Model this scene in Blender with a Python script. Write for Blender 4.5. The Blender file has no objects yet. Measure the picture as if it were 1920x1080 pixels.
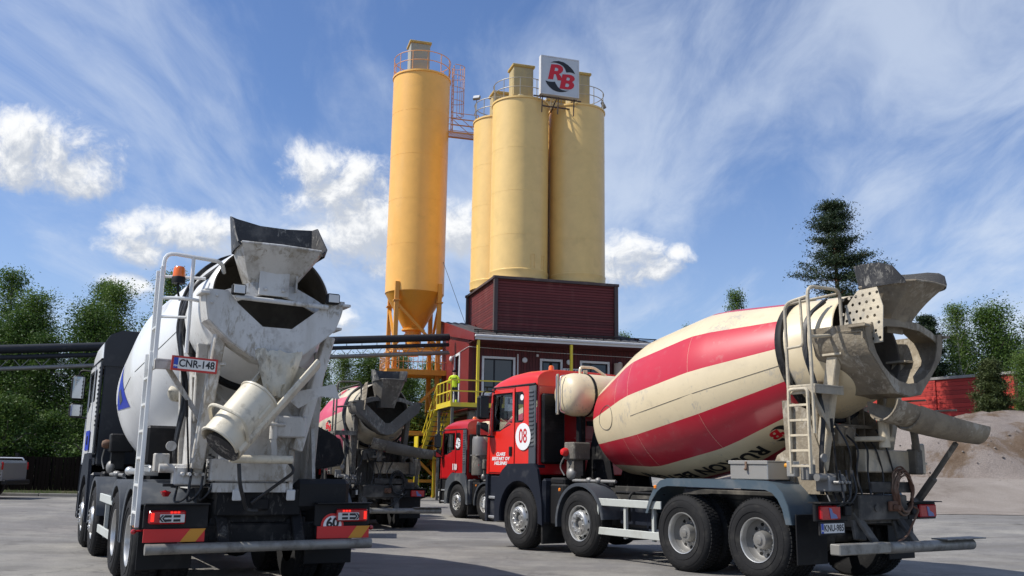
import bpy, bmesh, math, random
from mathutils import Vector as V, Matrix as MX
from mathutils.geometry import tessellate_polygon
rad = math.radians; PI = math.pi
sc = bpy.context.scene; C = sc.collection
random.seed(7)

# ------------------------------------------------------------------ materials
def nodes_of(m):
    m.use_nodes = True
    nt = m.node_tree; nt.nodes.clear()
    return nt
def setin(n, **kw):
    for k, v in kw.items(): n.inputs[k.replace('_', ' ')].default_value = v
def c4(c): return (c[0], c[1], c[2], 1)
def mat(name, col, rough=.5, metal=0., dirt=None, amt=0., dscale=3., streak=False, bump=0., bscale=60., coat=0., spec=.5, alpha=1., droughen=.3, dirt2=None, amt2=0., d2scale=1.2, splash=None, samt=.5, sscale=7.):
    m = bpy.data.materials.new(name); nt = nodes_of(m); N = nt.nodes; L = nt.links
    out = N.new('ShaderNodeOutputMaterial'); p = N.new('ShaderNodeBsdfPrincipled')
    L.new(p.outputs[0], out.inputs[0])
    setin(p, Base_Color=c4(col), Roughness=rough, Metallic=metal)
    p.inputs['Coat Weight'].default_value = coat; p.inputs['Coat Roughness'].default_value = .12
    p.inputs['Specular IOR Level'].default_value = spec
    tc = N.new('ShaderNodeTexCoord')
    src = None
    def layer(colsrc, basecol, dcol, a, scale, strk, det=6):
        mp = N.new('ShaderNodeMapping'); L.new(tc.outputs['Object'], mp.inputs[0])
        mp.inputs['Scale'].default_value = (scale, scale, scale * (.22 if strk else 1))
        no = N.new('ShaderNodeTexNoise'); setin(no, Scale=1.0, Detail=float(det), Roughness=.62); L.new(mp.outputs[0], no.inputs['Vector'])
        mr = N.new('ShaderNodeMapRange'); mr.inputs[1].default_value = .62 - .32 * a; mr.inputs[2].default_value = .78 - .22 * a
        mr.inputs[4].default_value = min(1, .35 + .65 * a); L.new(no.outputs[0], mr.inputs[0])
        mix = N.new('ShaderNodeMix'); mix.data_type = 'RGBA'; L.new(mr.outputs[0], mix.inputs[0])
        if colsrc is None: mix.inputs[6].default_value = c4(basecol)
        else: L.new(colsrc, mix.inputs[6])
        mix.inputs[7].default_value = c4(dcol)
        return mix.outputs[2], mr.outputs[0]
    # slight tonal variation on everything
    v1 = tuple(min(1, x * 1.1) for x in col); v2 = tuple(x * .86 for x in col)
    no = N.new('ShaderNodeTexNoise'); setin(no, Scale=1.7, Detail=5.0, Roughness=.6); L.new(tc.outputs['Object'], no.inputs['Vector'])
    mx = N.new('ShaderNodeMix'); mx.data_type = 'RGBA'; mx.inputs[6].default_value = c4(v1); mx.inputs[7].default_value = c4(v2)
    L.new(no.outputs[0], mx.inputs[0]); src = mx.outputs[2]; fac = None
    if dirt: src, fac = layer(src, col, dirt, amt, dscale, streak)
    if dirt2: src, fac = layer(src, col, dirt2, amt2, d2scale, False)
    if splash:   # ragged crusts and drips of dried cement, gathered in patches
        a_ = N.new('ShaderNodeTexNoise'); setin(a_, Scale=sscale, Detail=9., Roughness=.72, Distortion=.6); mp = N.new('ShaderNodeMapping'); mp.inputs['Scale'].default_value = (1, 1, .45); L.new(tc.outputs['Object'], mp.inputs[0]); L.new(mp.outputs[0], a_.inputs['Vector'])
        b_ = N.new('ShaderNodeTexNoise'); setin(b_, Scale=1.9, Detail=3.); L.new(tc.outputs['Object'], b_.inputs['Vector'])
        s_ = N.new('ShaderNodeMath'); s_.operation = 'MULTIPLY_ADD'; L.new(b_.outputs[0], s_.inputs[0]); s_.inputs[1].default_value = .8; L.new(a_.outputs[0], s_.inputs[2])
        q = N.new('ShaderNodeMapRange'); q.inputs[1].default_value = 1.05 - .26 * samt; q.inputs[2].default_value = 1.17 - .26 * samt; q.inputs[4].default_value = .85; L.new(s_.outputs[0], q.inputs[0])
        x_ = N.new('ShaderNodeMix'); x_.data_type = 'RGBA'; L.new(q.outputs[0], x_.inputs[0]); L.new(src, x_.inputs[6]); x_.inputs[7].default_value = c4(splash); src = x_.outputs[2]
    L.new(src, p.inputs['Base Color'])
    if fac is not None:
        r = N.new('ShaderNodeMapRange'); r.inputs[3].default_value = rough; r.inputs[4].default_value = min(1, rough + droughen)
        L.new(fac, r.inputs[0]); L.new(r.outputs[0], p.inputs['Roughness'])
    if bump:
        nb = N.new('ShaderNodeTexNoise'); setin(nb, Scale=bscale, Detail=4.0); L.new(tc.outputs['Object'], nb.inputs['Vector'])
        b = N.new('ShaderNodeBump'); setin(b, Strength=bump, Distance=.02); L.new(nb.outputs[0], b.inputs['Height']); L.new(b.outputs[0], p.inputs['Normal'])
    return m
def glassmat(name, tint=(.75, .82, .8), refl=.12):
    m = bpy.data.materials.new(name); nt = nodes_of(m); N = nt.nodes; L = nt.links
    out = N.new('ShaderNodeOutputMaterial'); t = N.new('ShaderNodeBsdfTransparent'); g = N.new('ShaderNodeBsdfGlossy'); mx = N.new('ShaderNodeMixShader')
    t.inputs[0].default_value = c4(tint); setin(g, Roughness=.02)
    f = N.new('ShaderNodeFresnel'); setin(f, IOR=1.5)
    ad = N.new('ShaderNodeMath'); ad.operation = 'ADD'; ad.inputs[1].default_value = refl - .04; L.new(f.outputs[0], ad.inputs[0])
    L.new(ad.outputs[0], mx.inputs[0]); L.new(t.outputs[0], mx.inputs[1]); L.new(g.outputs[0], mx.inputs[2]); L.new(mx.outputs[0], out.inputs[0])
    return m
def emis(name, col, st, base=None):
    m = mat(name, base or col, .3)
    p = [n for n in m.node_tree.nodes if n.type == 'BSDF_PRINCIPLED'][0]
    p.inputs['Emission Color'].default_value = c4(col); p.inputs['Emission Strength'].default_value = st
    return m
DUST = (.30, .265, .215); GREY = (.20, .185, .165); DARKD = (.06, .055, .05)
M = dict(
 white=mat('white truck paint', (.80, .80, .77), .32, dirt=(.45, .43, .38), amt=.25, dscale=2.2, streak=True, coat=.3),
 whitedirty=mat('white frame paint with cement dust', (.60, .59, .56), .45, dirt=(.34, .31, .26), amt=.56, dscale=2.4, streak=True, dirt2=(.13, .10, .075), amt2=.24, d2scale=6., bump=.15, bscale=25, splash=(.27, .235, .18), samt=.40, sscale=15.),
 creamA=mat('cream chute paint', (.66, .60, .47), .45, splash=(.33, .29, .22), samt=.42, sscale=16., dirt=(.36, .32, .24), amt=.35, dscale=4., dirt2=(.12, .09, .06), amt2=.12, d2scale=9.),
 drumwhite=mat('white drum paint', (.80, .80, .78), .3, dirt=(.55, .54, .5), amt=.22, dscale=1.3, coat=.3, splash=(.46, .44, .40), samt=.10, sscale=18.),
 cream=mat('cream drum paint', (.72, .60, .395), .36, dirt=(.50, .41, .27), amt=.3, dscale=1.3, coat=.2, dirt2=(.36, .30, .21), amt2=.06, d2scale=7., splash=(.46, .41, .33), samt=.10, sscale=20.),
 redband=mat('red drum stripe paint', (.52, .018, .038), .36, dirt=(.46, .09, .10), amt=.3, dscale=1.2, coat=.2, dirt2=(.40, .22, .19), amt2=.05, d2scale=6.),
 pinkband=mat('faded pink red stripe paint', (.60, .09, .15), .4, dirt=(.58, .25, .25), amt=.35, dscale=1.4),
 dirtycream=mat('cream paint under cement dust', (.58, .50, .36), .6, splash=(.34, .31, .25), samt=.4, sscale=15., dirt=DUST, amt=.62, dscale=1.8, dirt2=GREY, amt2=.34, d2scale=4.5, bump=.25, bscale=30),
 concsteel=mat('steel caked with dry concrete', (.235, .195, .14), .85, dirt=(.36, .31, .225), amt=.45, dscale=2.5, splash=(.40, .36, .29), samt=.36, sscale=14., dirt2=(.11, .092, .072), amt2=.42, d2scale=3.6, bump=.5, bscale=26),
 greysteel=mat('grey steel under cement dust', (.105, .095, .08), .8, splash=(.26, .24, .20), samt=.38, sscale=14., dirt=(.20, .185, .16), amt=.5, dscale=3., dirt2=(.07, .066, .06), amt2=.35, d2scale=6., bump=.4, bscale=24),
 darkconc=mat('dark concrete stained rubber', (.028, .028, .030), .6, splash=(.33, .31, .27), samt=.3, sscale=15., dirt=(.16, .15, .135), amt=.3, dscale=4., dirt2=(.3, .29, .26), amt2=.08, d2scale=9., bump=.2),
 inside=mat('drum inside stained with concrete', (.12, .105, .085), .9, dirt=(.2, .18, .15), amt=.5, dscale=3, bump=.5, bscale=12),
 cabred=mat('bright red cab paint', (.72, .018, .008), .3, coat=.25, dirt=(.5, .05, .03), amt=.08, dscale=1.2),
 cabred2=mat('deep red cab paint', (.46, .008, .012), .32, coat=.25, dirt=(.36, .05, .04), amt=.14, dscale=1.4),
 cabwhite=mat('white cab paint', (.80, .80, .79), .28, coat=.4, dirt=(.5, .48, .44), amt=.12, dscale=1.4),
 navy=mat('navy plastic fender', (.013, .016, .025), .45, spec=.3, dirt=(.10, .10, .10), amt=.2, dscale=2.5),
 darkgrey=mat('dark grey cab panel', (.02, .023, .029), .55, spec=.3, dirt=(.09, .09, .09), amt=.22, dscale=2.2),
 fender=mat('grey plastic mudguard', (.06, .068, .08), .5, dirt=(.2, .2, .19), amt=.35, dscale=2.2),
 fenderblue=mat('blue grey steel mudguard', (.058, .085, .108), .4, dirt=(.17, .17, .165), amt=.4, dscale=1.6, coat=.15),
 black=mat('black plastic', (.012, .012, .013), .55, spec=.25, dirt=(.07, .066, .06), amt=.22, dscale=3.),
 frame=mat('black chassis paint', (.011, .011, .012), .6, spec=.2, splash=(.10, .095, .085), samt=.2, sscale=16., dirt=(.075, .068, .06), amt=.25, dscale=3.5),
 framebrown=mat('dusty chassis paint', (.035, .033, .03), .7, dirt=(.19, .175, .15), amt=.5, dscale=3.5),
 rubber=mat('tyre rubber', (.015, .015, .016), .82, spec=.25, dirt=(.055, .052, .047), amt=.25, dscale=5., bump=.25, bscale=40),
 rim=mat('silver painted wheel', (.55, .55, .54), .36, metal=.75, dirt=(.22, .19, .15), amt=.22, dscale=6.),
 rimdull=mat('dusty grey darkened for wheel dish', (.24, .235, .225), .5, metal=.4, dirt=(.2, .18, .15), amt=.35, dscale=6.),
 chrome=mat('bare aluminium', (.66, .66, .65), .35, metal=.8, dirt=(.4, .39, .36), amt=.2, dscale=5),
 alu=mat('dull aluminium guard', (.62, .64, .60), .45, metal=.35, dirt=(.36, .35, .31), amt=.25, dscale=3.),
 hole=mat('painted hole shade', (.006, .006, .006), .9),  # near-black discs paint the shade inside the wheel hand holes
 hose=mat('black hydraulic hose', (.012, .012, .013), .45, dirt=(.09, .085, .075), amt=.2, dscale=9),
 redlamp=emis('lit red lamp lens', (1., .03, .015), .9, (.5, .012, .012)),
 lampred=mat('red lamp lens', (.45, .012, .018), .15, coat=.6),
 lampclear=mat('clear lamp lens', (.62, .62, .6), .2, coat=.6),
 bluesheen=mat('painted blue sheen', (.12, .17, .40), .15, coat=.6),
 orange=mat('orange beacon lens', (.85, .16, .008), .18, coat=.7),
 orangelens=mat('orange marker lens', (.85, .24, .02), .2, coat=.5),
 platewhite=mat('white number plate', (.72, .72, .70), .4, dirt=(.4, .38, .33), amt=.18, dscale=9),
 plateblue=mat('blue plate band', (.02, .07, .42), .4),
 platered=mat('red plate frame', (.50, .035, .025), .4, dirt=(.2, .05, .04), amt=.2, dscale=8),
 ink=mat('black lettering', (.012, .012, .014), .5),
 inkwhite=mat('white lettering', (.82, .82, .82), .4),
 inkred=mat('red lettering', (.55, .012, .02), .4),
 logored=mat('red logo paint', (.62, .008, .022), .4),
 blue=mat('blue decal', (.018, .045, .42), .35),
 warnred=mat('red marker board', (.62, .02, .02), .35), warnyel=mat('amber marker stripe', (.62, .27, .02), .4),
 rust=mat('rusty steel', (.13, .062, .036), .8, dirt=(.25, .2, .15), amt=.4, dscale=5),
 winglass=glassmat('cab window glass', (.84, .87, .86), .05),
 darkglass=mat('dark window glass', (.012, .014, .017), .04, spec=.8),
 interior=mat('dark cab interior', (.022, .022, .024), .8),
 steel=mat('galvanised bumper tube', (.27, .26, .235), .5, metal=.4, dirt=(.10, .085, .07), amt=.5, dscale=6),
 stainless=mat('stainless tool box', (.50, .485, .45), .38, metal=.6, dirt=(.32, .29, .25), amt=.25, dscale=3),
)

# ------------------------------------------------------------------ mesh builder
class MB:
    def __init__(s): s.v = []; s.f = []; s.m = []; s.mi = 0
    def add(s, vs, fs, mi=None):
        o = len(s.v); s.v += [tuple(p) for p in vs]
        for f in fs: s.f.append(tuple(i + o for i in f)); s.m.append(s.mi if mi is None else mi)
    def box(s, c, d, rot=None, bev=0.):
        hx, hy, hz = d[0] / 2, d[1] / 2, d[2] / 2
        m = rot if rot is not None else MX.Identity(3); c = V(c)
        if bev <= 0:
            vs = [(x, y, z) for x in (-hx, hx) for y in (-hy, hy) for z in (-hz, hz)]
            fs = [(0, 1, 3, 2), (4, 6, 7, 5), (0, 4, 5, 1), (2, 3, 7, 6), (0, 2, 6, 4), (1, 5, 7, 3)]
        else:
            b = min(bev, hx * .9, hy * .9, hz * .9); vs = []; idx = {}
            for x in (-1, 1):
                for y in (-1, 1):
                    for z in (-1, 1):
                        for a in range(3):
                            idx[(x, y, z, a)] = len(vs)
                            vs.append((x * (hx - (b if a != 0 else 0)), y * (hy - (b if a != 1 else 0)), z * (hz - (b if a != 2 else 0))))
            fs = []
            for a in range(3):
                o1, o2 = [k for k in range(3) if k != a]
                for sg in (-1, 1):
                    q = []
                    for p1, p2 in ((-1, -1), (1, -1), (1, 1), (-1, 1)):
                        t = [0, 0, 0]; t[a] = sg; t[o1] = p1; t[o2] = p2; q.append(idx[(*t, a)])
                    fs.append(tuple(q))
                for p1 in (-1, 1):
                    for p2 in (-1, 1):
                        q = []
                        for sg, k in ((-1, o1), (1, o1), (1, o2), (-1, o2)):
                            t = [0, 0, 0]; t[a] = sg; t[o1] = p1; t[o2] = p2; q.append(idx[(*t, k)])
                        fs.append(tuple(q))
            for x in (-1, 1):
                for y in (-1, 1):
                    for z in (-1, 1): fs.append(tuple(idx[(x, y, z, a)] for a in range(3)))
        s.add([c + m @ V(p) for p in vs], fs); return s
    def beam(s, p0, p1, w, h, up=(0, 0, 1), bev=0.):
        p0 = V(p0); p1 = V(p1); d = p1 - p0; L = d.length; d.normalize(); u = V(up)
        if abs(d.dot(u)) > .98: u = V((1, 0, 0))
        y = u.cross(d).normalized(); z = d.cross(y)
        m = MX((d, y, z)).transposed(); return s.box((p0 + p1) / 2, (L, w, h), m, bev)
    def tube(s, pts, r, n=8, closed=False, caps=True):
        P = [V(p) for p in pts]; k = len(P); rs = r if isinstance(r, (list, tuple)) else [r] * k
        T = []
        for i in range(k):
            a = P[(i - 1) % k] if (closed or i > 0) else P[i]; b = P[(i + 1) % k] if (closed or i < k - 1) else P[i]
            d1 = (P[i] - a); d2 = (b - P[i])
            t = (d1.normalized() if d1.length > 1e-9 else V()) + (d2.normalized() if d2.length > 1e-9 else V())
            T.append(t.normalized() if t.length > 1e-6 else V((0, 0, 1)))
        u = T[0].orthogonal().normalized(); vs = []; fs = []
        for i in range(k):
            u = (u - T[i] * u.dot(T[i])); u = u.normalized() if u.length > 1e-6 else T[i].orthogonal().normalized(); w = T[i].cross(u)
            for j in range(n):
                a = 2 * PI * j / n; vs.append(P[i] + (u * math.cos(a) + w * math.sin(a)) * rs[i])
        for i in range(k if closed else k - 1):
            for j in range(n):
                a = i * n; b = ((i + 1) % k) * n; fs.append((a + j, a + (j + 1) % n, b + (j + 1) % n, b + j))
        if caps and not closed: fs.append(tuple(range(n))[::-1]); fs.append(tuple((k - 1) * n + j for j in range(n)))
        s.add(vs, fs); return s
    def cyl(s, p0, p1, r0, r1=None, n=16, caps=True): return s.tube([p0, p1], [r0, r0 if r1 is None else r1], n, caps=caps)
    def lathe(s, prof, o=(0, 0, 0), ax=(0, 0, 1), n=32, a0=0., a1=None, ref=None, mats=None):
        o = V(o); ax = V(ax).normalized(); u = V(ref) if ref is not None else ax.orthogonal(); u = (u - ax * u.dot(ax)).normalized(); w = ax.cross(u)
        full = a1 is None; a1 = a0 + 2 * PI if full else a1; cols = n if full else n + 1
        vs = []
        for (a, r) in prof:
            for j in range(cols):
                t = a0 + (a1 - a0) * j / n; vs.append(o + ax * a + (u * math.cos(t) + w * math.sin(t)) * max(r, 2e-4))
        for i in range(len(prof) - 1):
            fs = []
            for j in range(n):
                j2 = (j + 1) % cols; fs.append((i * cols + j, i * cols + j2, (i + 1) * cols + j2, (i + 1) * cols + j))
            for f in fs: s.f.append(tuple(len(s.v) + x for x in f)); s.m.append(mats[i] if mats else s.mi)
        s.v += [tuple(p) for p in vs]; return s
    def plate(s, outer, holes, th, o, ux, uy):
        o = V(o); ux = V(ux).normalized(); uy = V(uy).normalized(); n = ux.cross(uy).normalized()
        loops = [outer] + list(holes); flat = [p for l in loops for p in l]
        tri = tessellate_polygon([[V((p[0], p[1], 0)) for p in l] for l in loops])
        A = [o + ux * p[0] + uy * p[1] for p in flat]; B = [p - n * th for p in A]; k = len(A)
        fs = []
        for t in tri:
            p = [flat[i] for i in t]; ar = (p[1][0] - p[0][0]) * (p[2][1] - p[0][1]) - (p[1][1] - p[0][1]) * (p[2][0] - p[0][0])
            t = tuple(t) if ar > 0 else tuple(t)[::-1]
            fs.append(t)
            if th: fs.append(tuple(i + k for i in t[::-1]))
        if th:
            st = 0
            for l in loops:
                m = len(l); area = sum(l[i][0] * l[(i + 1) % m][1] - l[(i + 1) % m][0] * l[i][1] for i in range(m)); fl = (area > 0) == (l is outer)
                for i in range(m):
                    a, b = st + i, st + (i + 1) % m; q = (a, a + k, b + k, b); fs.append(q if fl else q[::-1])
                st += m
        s.add(A + B if th else A, fs); return s
    def sheet(s, rows, th):
        R_ = len(rows); K = len(rows[0]); P = [[V(p) for p in r] for r in rows]; top = []; bot = []
        for i in range(R_):
            for j in range(K):
                a = P[min(i + 1, R_ - 1)][j] - P[max(i - 1, 0)][j]; b = P[i][min(j + 1, K - 1)] - P[i][max(j - 1, 0)]
                n = a.cross(b); n = n.normalized() if n.length > 1e-9 else V((0, 0, 1))
                top.append(P[i][j] + n * th / 2); bot.append(P[i][j] - n * th / 2)
        k = R_ * K; fs = []
        for i in range(R_ - 1):
            for j in range(K - 1):
                q = (i * K + j, (i + 1) * K + j, (i + 1) * K + j + 1, i * K + j + 1); fs.append(q); fs.append(tuple(x + k for x in q[::-1]))
        rim = [j for j in range(K)] + [i * K + K - 1 for i in range(1, R_)] + [(R_ - 1) * K + j for j in range(K - 2, -1, -1)] + [i * K for i in range(R_ - 2, 0, -1)]
        for a, b in zip(rim, rim[1:] + rim[:1]): fs.append((a, b, b + k, a + k))
        s.add(top + bot, fs); return s
    def sph(s, c, r, nu=16, nv=10):
        r = r if isinstance(r, (tuple, list)) else (r, r, r); vs = []; fs = []
        for i in range(nv + 1):
            t = PI * i / nv
            for j in range(nu):
                a = 2 * PI * j / nu; vs.append((c[0] + r[0] * max(math.sin(t), 1e-3) * math.cos(a), c[1] + r[1] * max(math.sin(t), 1e-3) * math.sin(a), c[2] + r[2] * math.cos(t)))
        for i in range(nv):
            for j in range(nu): fs.append((i * nu + j, (i + 1) * nu + j, (i + 1) * nu + (j + 1) % nu, i * nu + (j + 1) % nu))
        s.add(vs, fs); return s
    def merge(s, o, fn=None):
        s.add([fn(V(p)) for p in o.v] if fn else o.v, o.f); return s
    def mesh(s, name, mats, smooth=35, recalc=True):
        me = bpy.data.meshes.new(name); me.from_pydata(s.v, [], s.f)
        for m in (mats if isinstance(mats, (list, tuple)) else [mats]): me.materials.append(m)
        me.polygons.foreach_set('material_index', s.m)
        if recalc:
            bm = bmesh.new(); bm.from_mesh(me); bmesh.ops.recalc_face_normals(bm, faces=bm.faces); bm.to_mesh(me); bm.free()
        if smooth:
            me.polygons.foreach_set('use_smooth', [True] * len(me.polygons)); me.set_sharp_from_angle(angle=rad(smooth))
        me.update(); return me
    def build(s, name, mats, parent=None, label=None, smooth=35, recalc=True, loc=None, rotz=0):
        o = bpy.data.objects.new(name, s.mesh(name, mats, smooth, recalc)); C.objects.link(o)
        if parent: o.parent = parent
        if label: o['label'] = label
        if loc is not None: o.location = loc
        o.rotation_euler.z = rotz
        return o
def thing(name, label, cat, loc=(0, 0, 0), rotz=0., group=None):
    o = bpy.data.objects.new(name, None); C.objects.link(o); o.empty_display_size = .2
    o.location = loc; o.rotation_euler = (0, 0, rotz); o['label'] = label; o['category'] = cat
    if group: o['group'] = group
    return o
def tag(o, label, cat, group=None, kind=None):
    o['label'] = label; o['category'] = cat
    if group: o['group'] = group
    if kind: o['kind'] = kind
    return o
def part(name, me, parent, loc=(0, 0, 0), rot=None):
    o = bpy.data.objects.new(name, me); C.objects.link(o); o.parent = parent; o.location = loc
    if rot: o.rotation_euler = rot
    return o
def arc(c, r, a0, a1, n): return [(c[0] + r * math.cos(rad(a0 + (a1 - a0) * i / n)), c[1] + r * math.sin(rad(a0 + (a1 - a0) * i / n))) for i in range(n + 1)]
def roundpath(pts, r, n=4):
    P = [V(p) for p in pts]; out = [P[0]]
    for a, b, c in zip(P, P[1:], P[2:]):
        d1 = (a - b); d2 = (c - b); q = min(r, d1.length * .48, d2.length * .48); p1 = b + d1.normalized() * q; p2 = b + d2.normalized() * q
        for i in range(n + 1):
            t = i / n; out.append(p1 * (1 - t) ** 2 + b * 2 * t * (1 - t) + p2 * t * t)
    return out + [P[-1]]

# ------------------------------------------------------------------ lettering
_tx = {}
def text2d(s, size=1., bold=.0, shear=0., align='CENTER', sx=1., space=1.):
    key = (s, size, bold, shear, align, sx, space)
    if key in _tx: return _tx[key]
    cu = bpy.data.curves.new('lettering', 'FONT'); cu.body = s; cu.size = size; cu.offset = bold; cu.shear = shear; cu.align_x = align; cu.align_y = 'CENTER'; cu.resolution_u = 4; cu.space_character = space
    ob = bpy.data.objects.new('lettering', cu); C.objects.link(ob); bpy.context.view_layer.update()
    me = bpy.data.meshes.new_from_object(ob.evaluated_get(bpy.context.evaluated_depsgraph_get()))
    vs = [(v.co.x * sx, v.co.y) for v in me.vertices]; fs = [tuple(p.vertices) for p in me.polygons]
    bpy.data.objects.remove(ob); bpy.data.curves.remove(cu); bpy.data.meshes.remove(me)
    _tx[key] = (vs, fs); return vs, fs
def flatwrite(mb, s, o, ux, uy, **kw):
    vs, fs = text2d(s, **kw); o = V(o); ux = V(ux).normalized(); uy = V(uy).normalized()
    mb.add([o + ux * a + uy * b for a, b in vs], fs); return mb
# a two letter round emblem: two dark crescents and red slanted letters, drawn in a unit square
def _n(p): x, y = p; return ((x - 455) / 670., -(y - (437 + (x - 120) / 670. * 88)) / 690.)
LG_UP = [_n(p) for p in [(275, 215), (340, 190), (430, 183), (520, 207), (600, 258), (660, 315), (705, 370), (735, 432), (690, 410), (640, 398), (570, 402), (545, 330), (505, 280), (450, 243), (390, 222), (330, 214)]]
LG_DN = [_n(p) for p in [(185, 560), (215, 625), (260, 682), (320, 733), (380, 762), (440, 776), (500, 778), (560, 768), (622, 746), (560, 748), (500, 738), (450, 715), (410, 672), (380, 625), (360, 580), (310, 582), (240, 576)]]
LG_R = [_n(p) for p in [(290, 248), (400, 252), (460, 268), (500, 300), (512, 345), (500, 385), (470, 415), (435, 432), (475, 480), (500, 560), (410, 552), (375, 440), (345, 435), (325, 538), (232, 528)]]
LG_RH = [_n(p) for p in [(362, 312), (395, 315), (420, 335), (420, 358), (400, 378), (350, 374)]]
LG_B = [_n(p) for p in [(500, 436), (600, 440), (665, 450), (710, 478), (728, 520), (720, 550), (680, 582), (710, 615), (718, 655), (700, 695), (660, 722), (600, 728), (445, 708)]]
LG_BH = [[_n(p) for p in [(582, 494), (620, 498), (638, 515), (632, 545), (610, 557), (568, 548)]], [_n(p) for p in [(562, 608), (605, 613), (626, 638), (618, 665), (595, 680), (548, 672)]]]
def emblem2d(which):
    out = MB()
    if which == 'dark':
        for l in (LG_UP, LG_DN): out.plate(l, [], 0, (0, 0, 0), (1, 0, 0), (0, 1, 0))
    else:
        out.plate(LG_R, [LG_RH], 0, (0, 0, 0), (1, 0, 0), (0, 1, 0)); out.plate(LG_B, LG_BH, 0, (0, 0, .002), (1, 0, 0), (0, 1, 0))
    return out
def emblem(mb, which, o, ux, uy, size):
    o = V(o); ux = V(ux).normalized(); uy = V(uy).normalized(); n = ux.cross(uy); e = emblem2d(which)
    return mb.merge(e, lambda p: o + ux * p.x * size + uy * p.y * size + n * p.z)
# ------------------------------------------------------------------ wheels (axis along y, outer face at y = 0)
def tyre_mesh():
    b = MB()
    pr = [(-.03, .285), (-.004, .30), (.004, .33), (.014, .38), (.016, .42), (.006, .47), (-.012, .505), (-.035, .524), (-.06, .533), (-.15, .537), (-.24, .533), (-.265, .524), (-.29, .505), (-.305, .45), (-.30, .36), (-.29, .285)]
    b.lathe(pr, ax=(0, 1, 0), n=56)
    for k in range(64):
        a = 2 * PI * k / 64
        for (yc, w, off) in ((-.075, .055, 0), (-.15, .06, .5), (-.225, .055, 0)):
            t = a + off * 2 * PI / 64; r = .5365
            m = MX.Rotation(-t, 3, 'Y')
            b.box((r * math.cos(t), yc, r * math.sin(t)), (.018, w, .036), m)
    # raised ring marks on the sidewall
    b.lathe([(.012, .365), (.019, .368), (.012, .371)], ax=(0, 1, 0), n=56); b.lathe([(.004, .46), (.012, .463), (.002, .466)], ax=(0, 1, 0), n=56)
    return b.mesh('tyre', M['rubber'])
def rim_mesh(front, m):
    b = MB()
    if front: pr = [(-.012, .292), (0, .287), (-.004, .277), (-.03, .266), (-.075, .258), (-.11, .25), (-.10, .238), (-.06, .225), (-.005, .203), (.022, .19), (.03, .178), (.03, .108), (.02, .102), (-.05, .10), (-.05, .055), (-.02, .05), (-.012, .0)]
    else: pr = [(-.012, .292), (0, .287), (-.004, .277), (-.03, .266), (-.09, .262), (-.12, .25), (-.155, .236), (-.172, .218), (-.176, .17), (-.17, .125), (-.10, .118), (-.055, .105), (-.05, .06), (-.03, .05), (-.025, 0.)]
    b.lathe(pr, ax=(0, 1, 0), n=48, mats=([0] * (len(pr) - 4) + [1] * 3) if front else [0] * 4 + [1] * (len(pr) - 5))  # recessed centre gets the darker grey, painting the shade of its depth
    for k in range(10):
        a = 2 * PI * k / 10; c, s_ = math.cos(a), math.sin(a)
        if front:
            b.cyl((.142 * c, .028, .142 * s_), (.142 * c, .05, .142 * s_), .0165, .014, 6); a += PI / 10; c, s_ = math.cos(a), math.sin(a)
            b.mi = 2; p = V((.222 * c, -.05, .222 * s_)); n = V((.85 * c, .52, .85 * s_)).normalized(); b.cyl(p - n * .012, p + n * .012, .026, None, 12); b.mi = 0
        else:
            b.cyl((.148 * c, -.178, .148 * s_), (.148 * c, -.15, .148 * s_), .0165, .014, 6); a += PI / 10; c, s_ = math.cos(a), math.sin(a)
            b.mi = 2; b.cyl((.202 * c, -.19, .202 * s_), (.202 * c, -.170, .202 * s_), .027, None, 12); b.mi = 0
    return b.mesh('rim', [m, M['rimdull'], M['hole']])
TYRE = tyre_mesh(); RIMF = rim_mesh(True, M['rim']); RIMR = rim_mesh(False, M['rim'])
def wheel(root, x, y, rear, side):
    z = .535; w = part('wheel', TYRE, root, (x, y, z), None if side > 0 else (0, 0, PI)); w.rotation_euler.y = random.uniform(0, 1) * (1 if side > 0 else 1)
    part('rim', RIMR if rear else RIMF, w)
    if rear: part('wheel', TYRE, root, (x, y - side * .335, z), None if side > 0 else (0, 0, PI))

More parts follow.
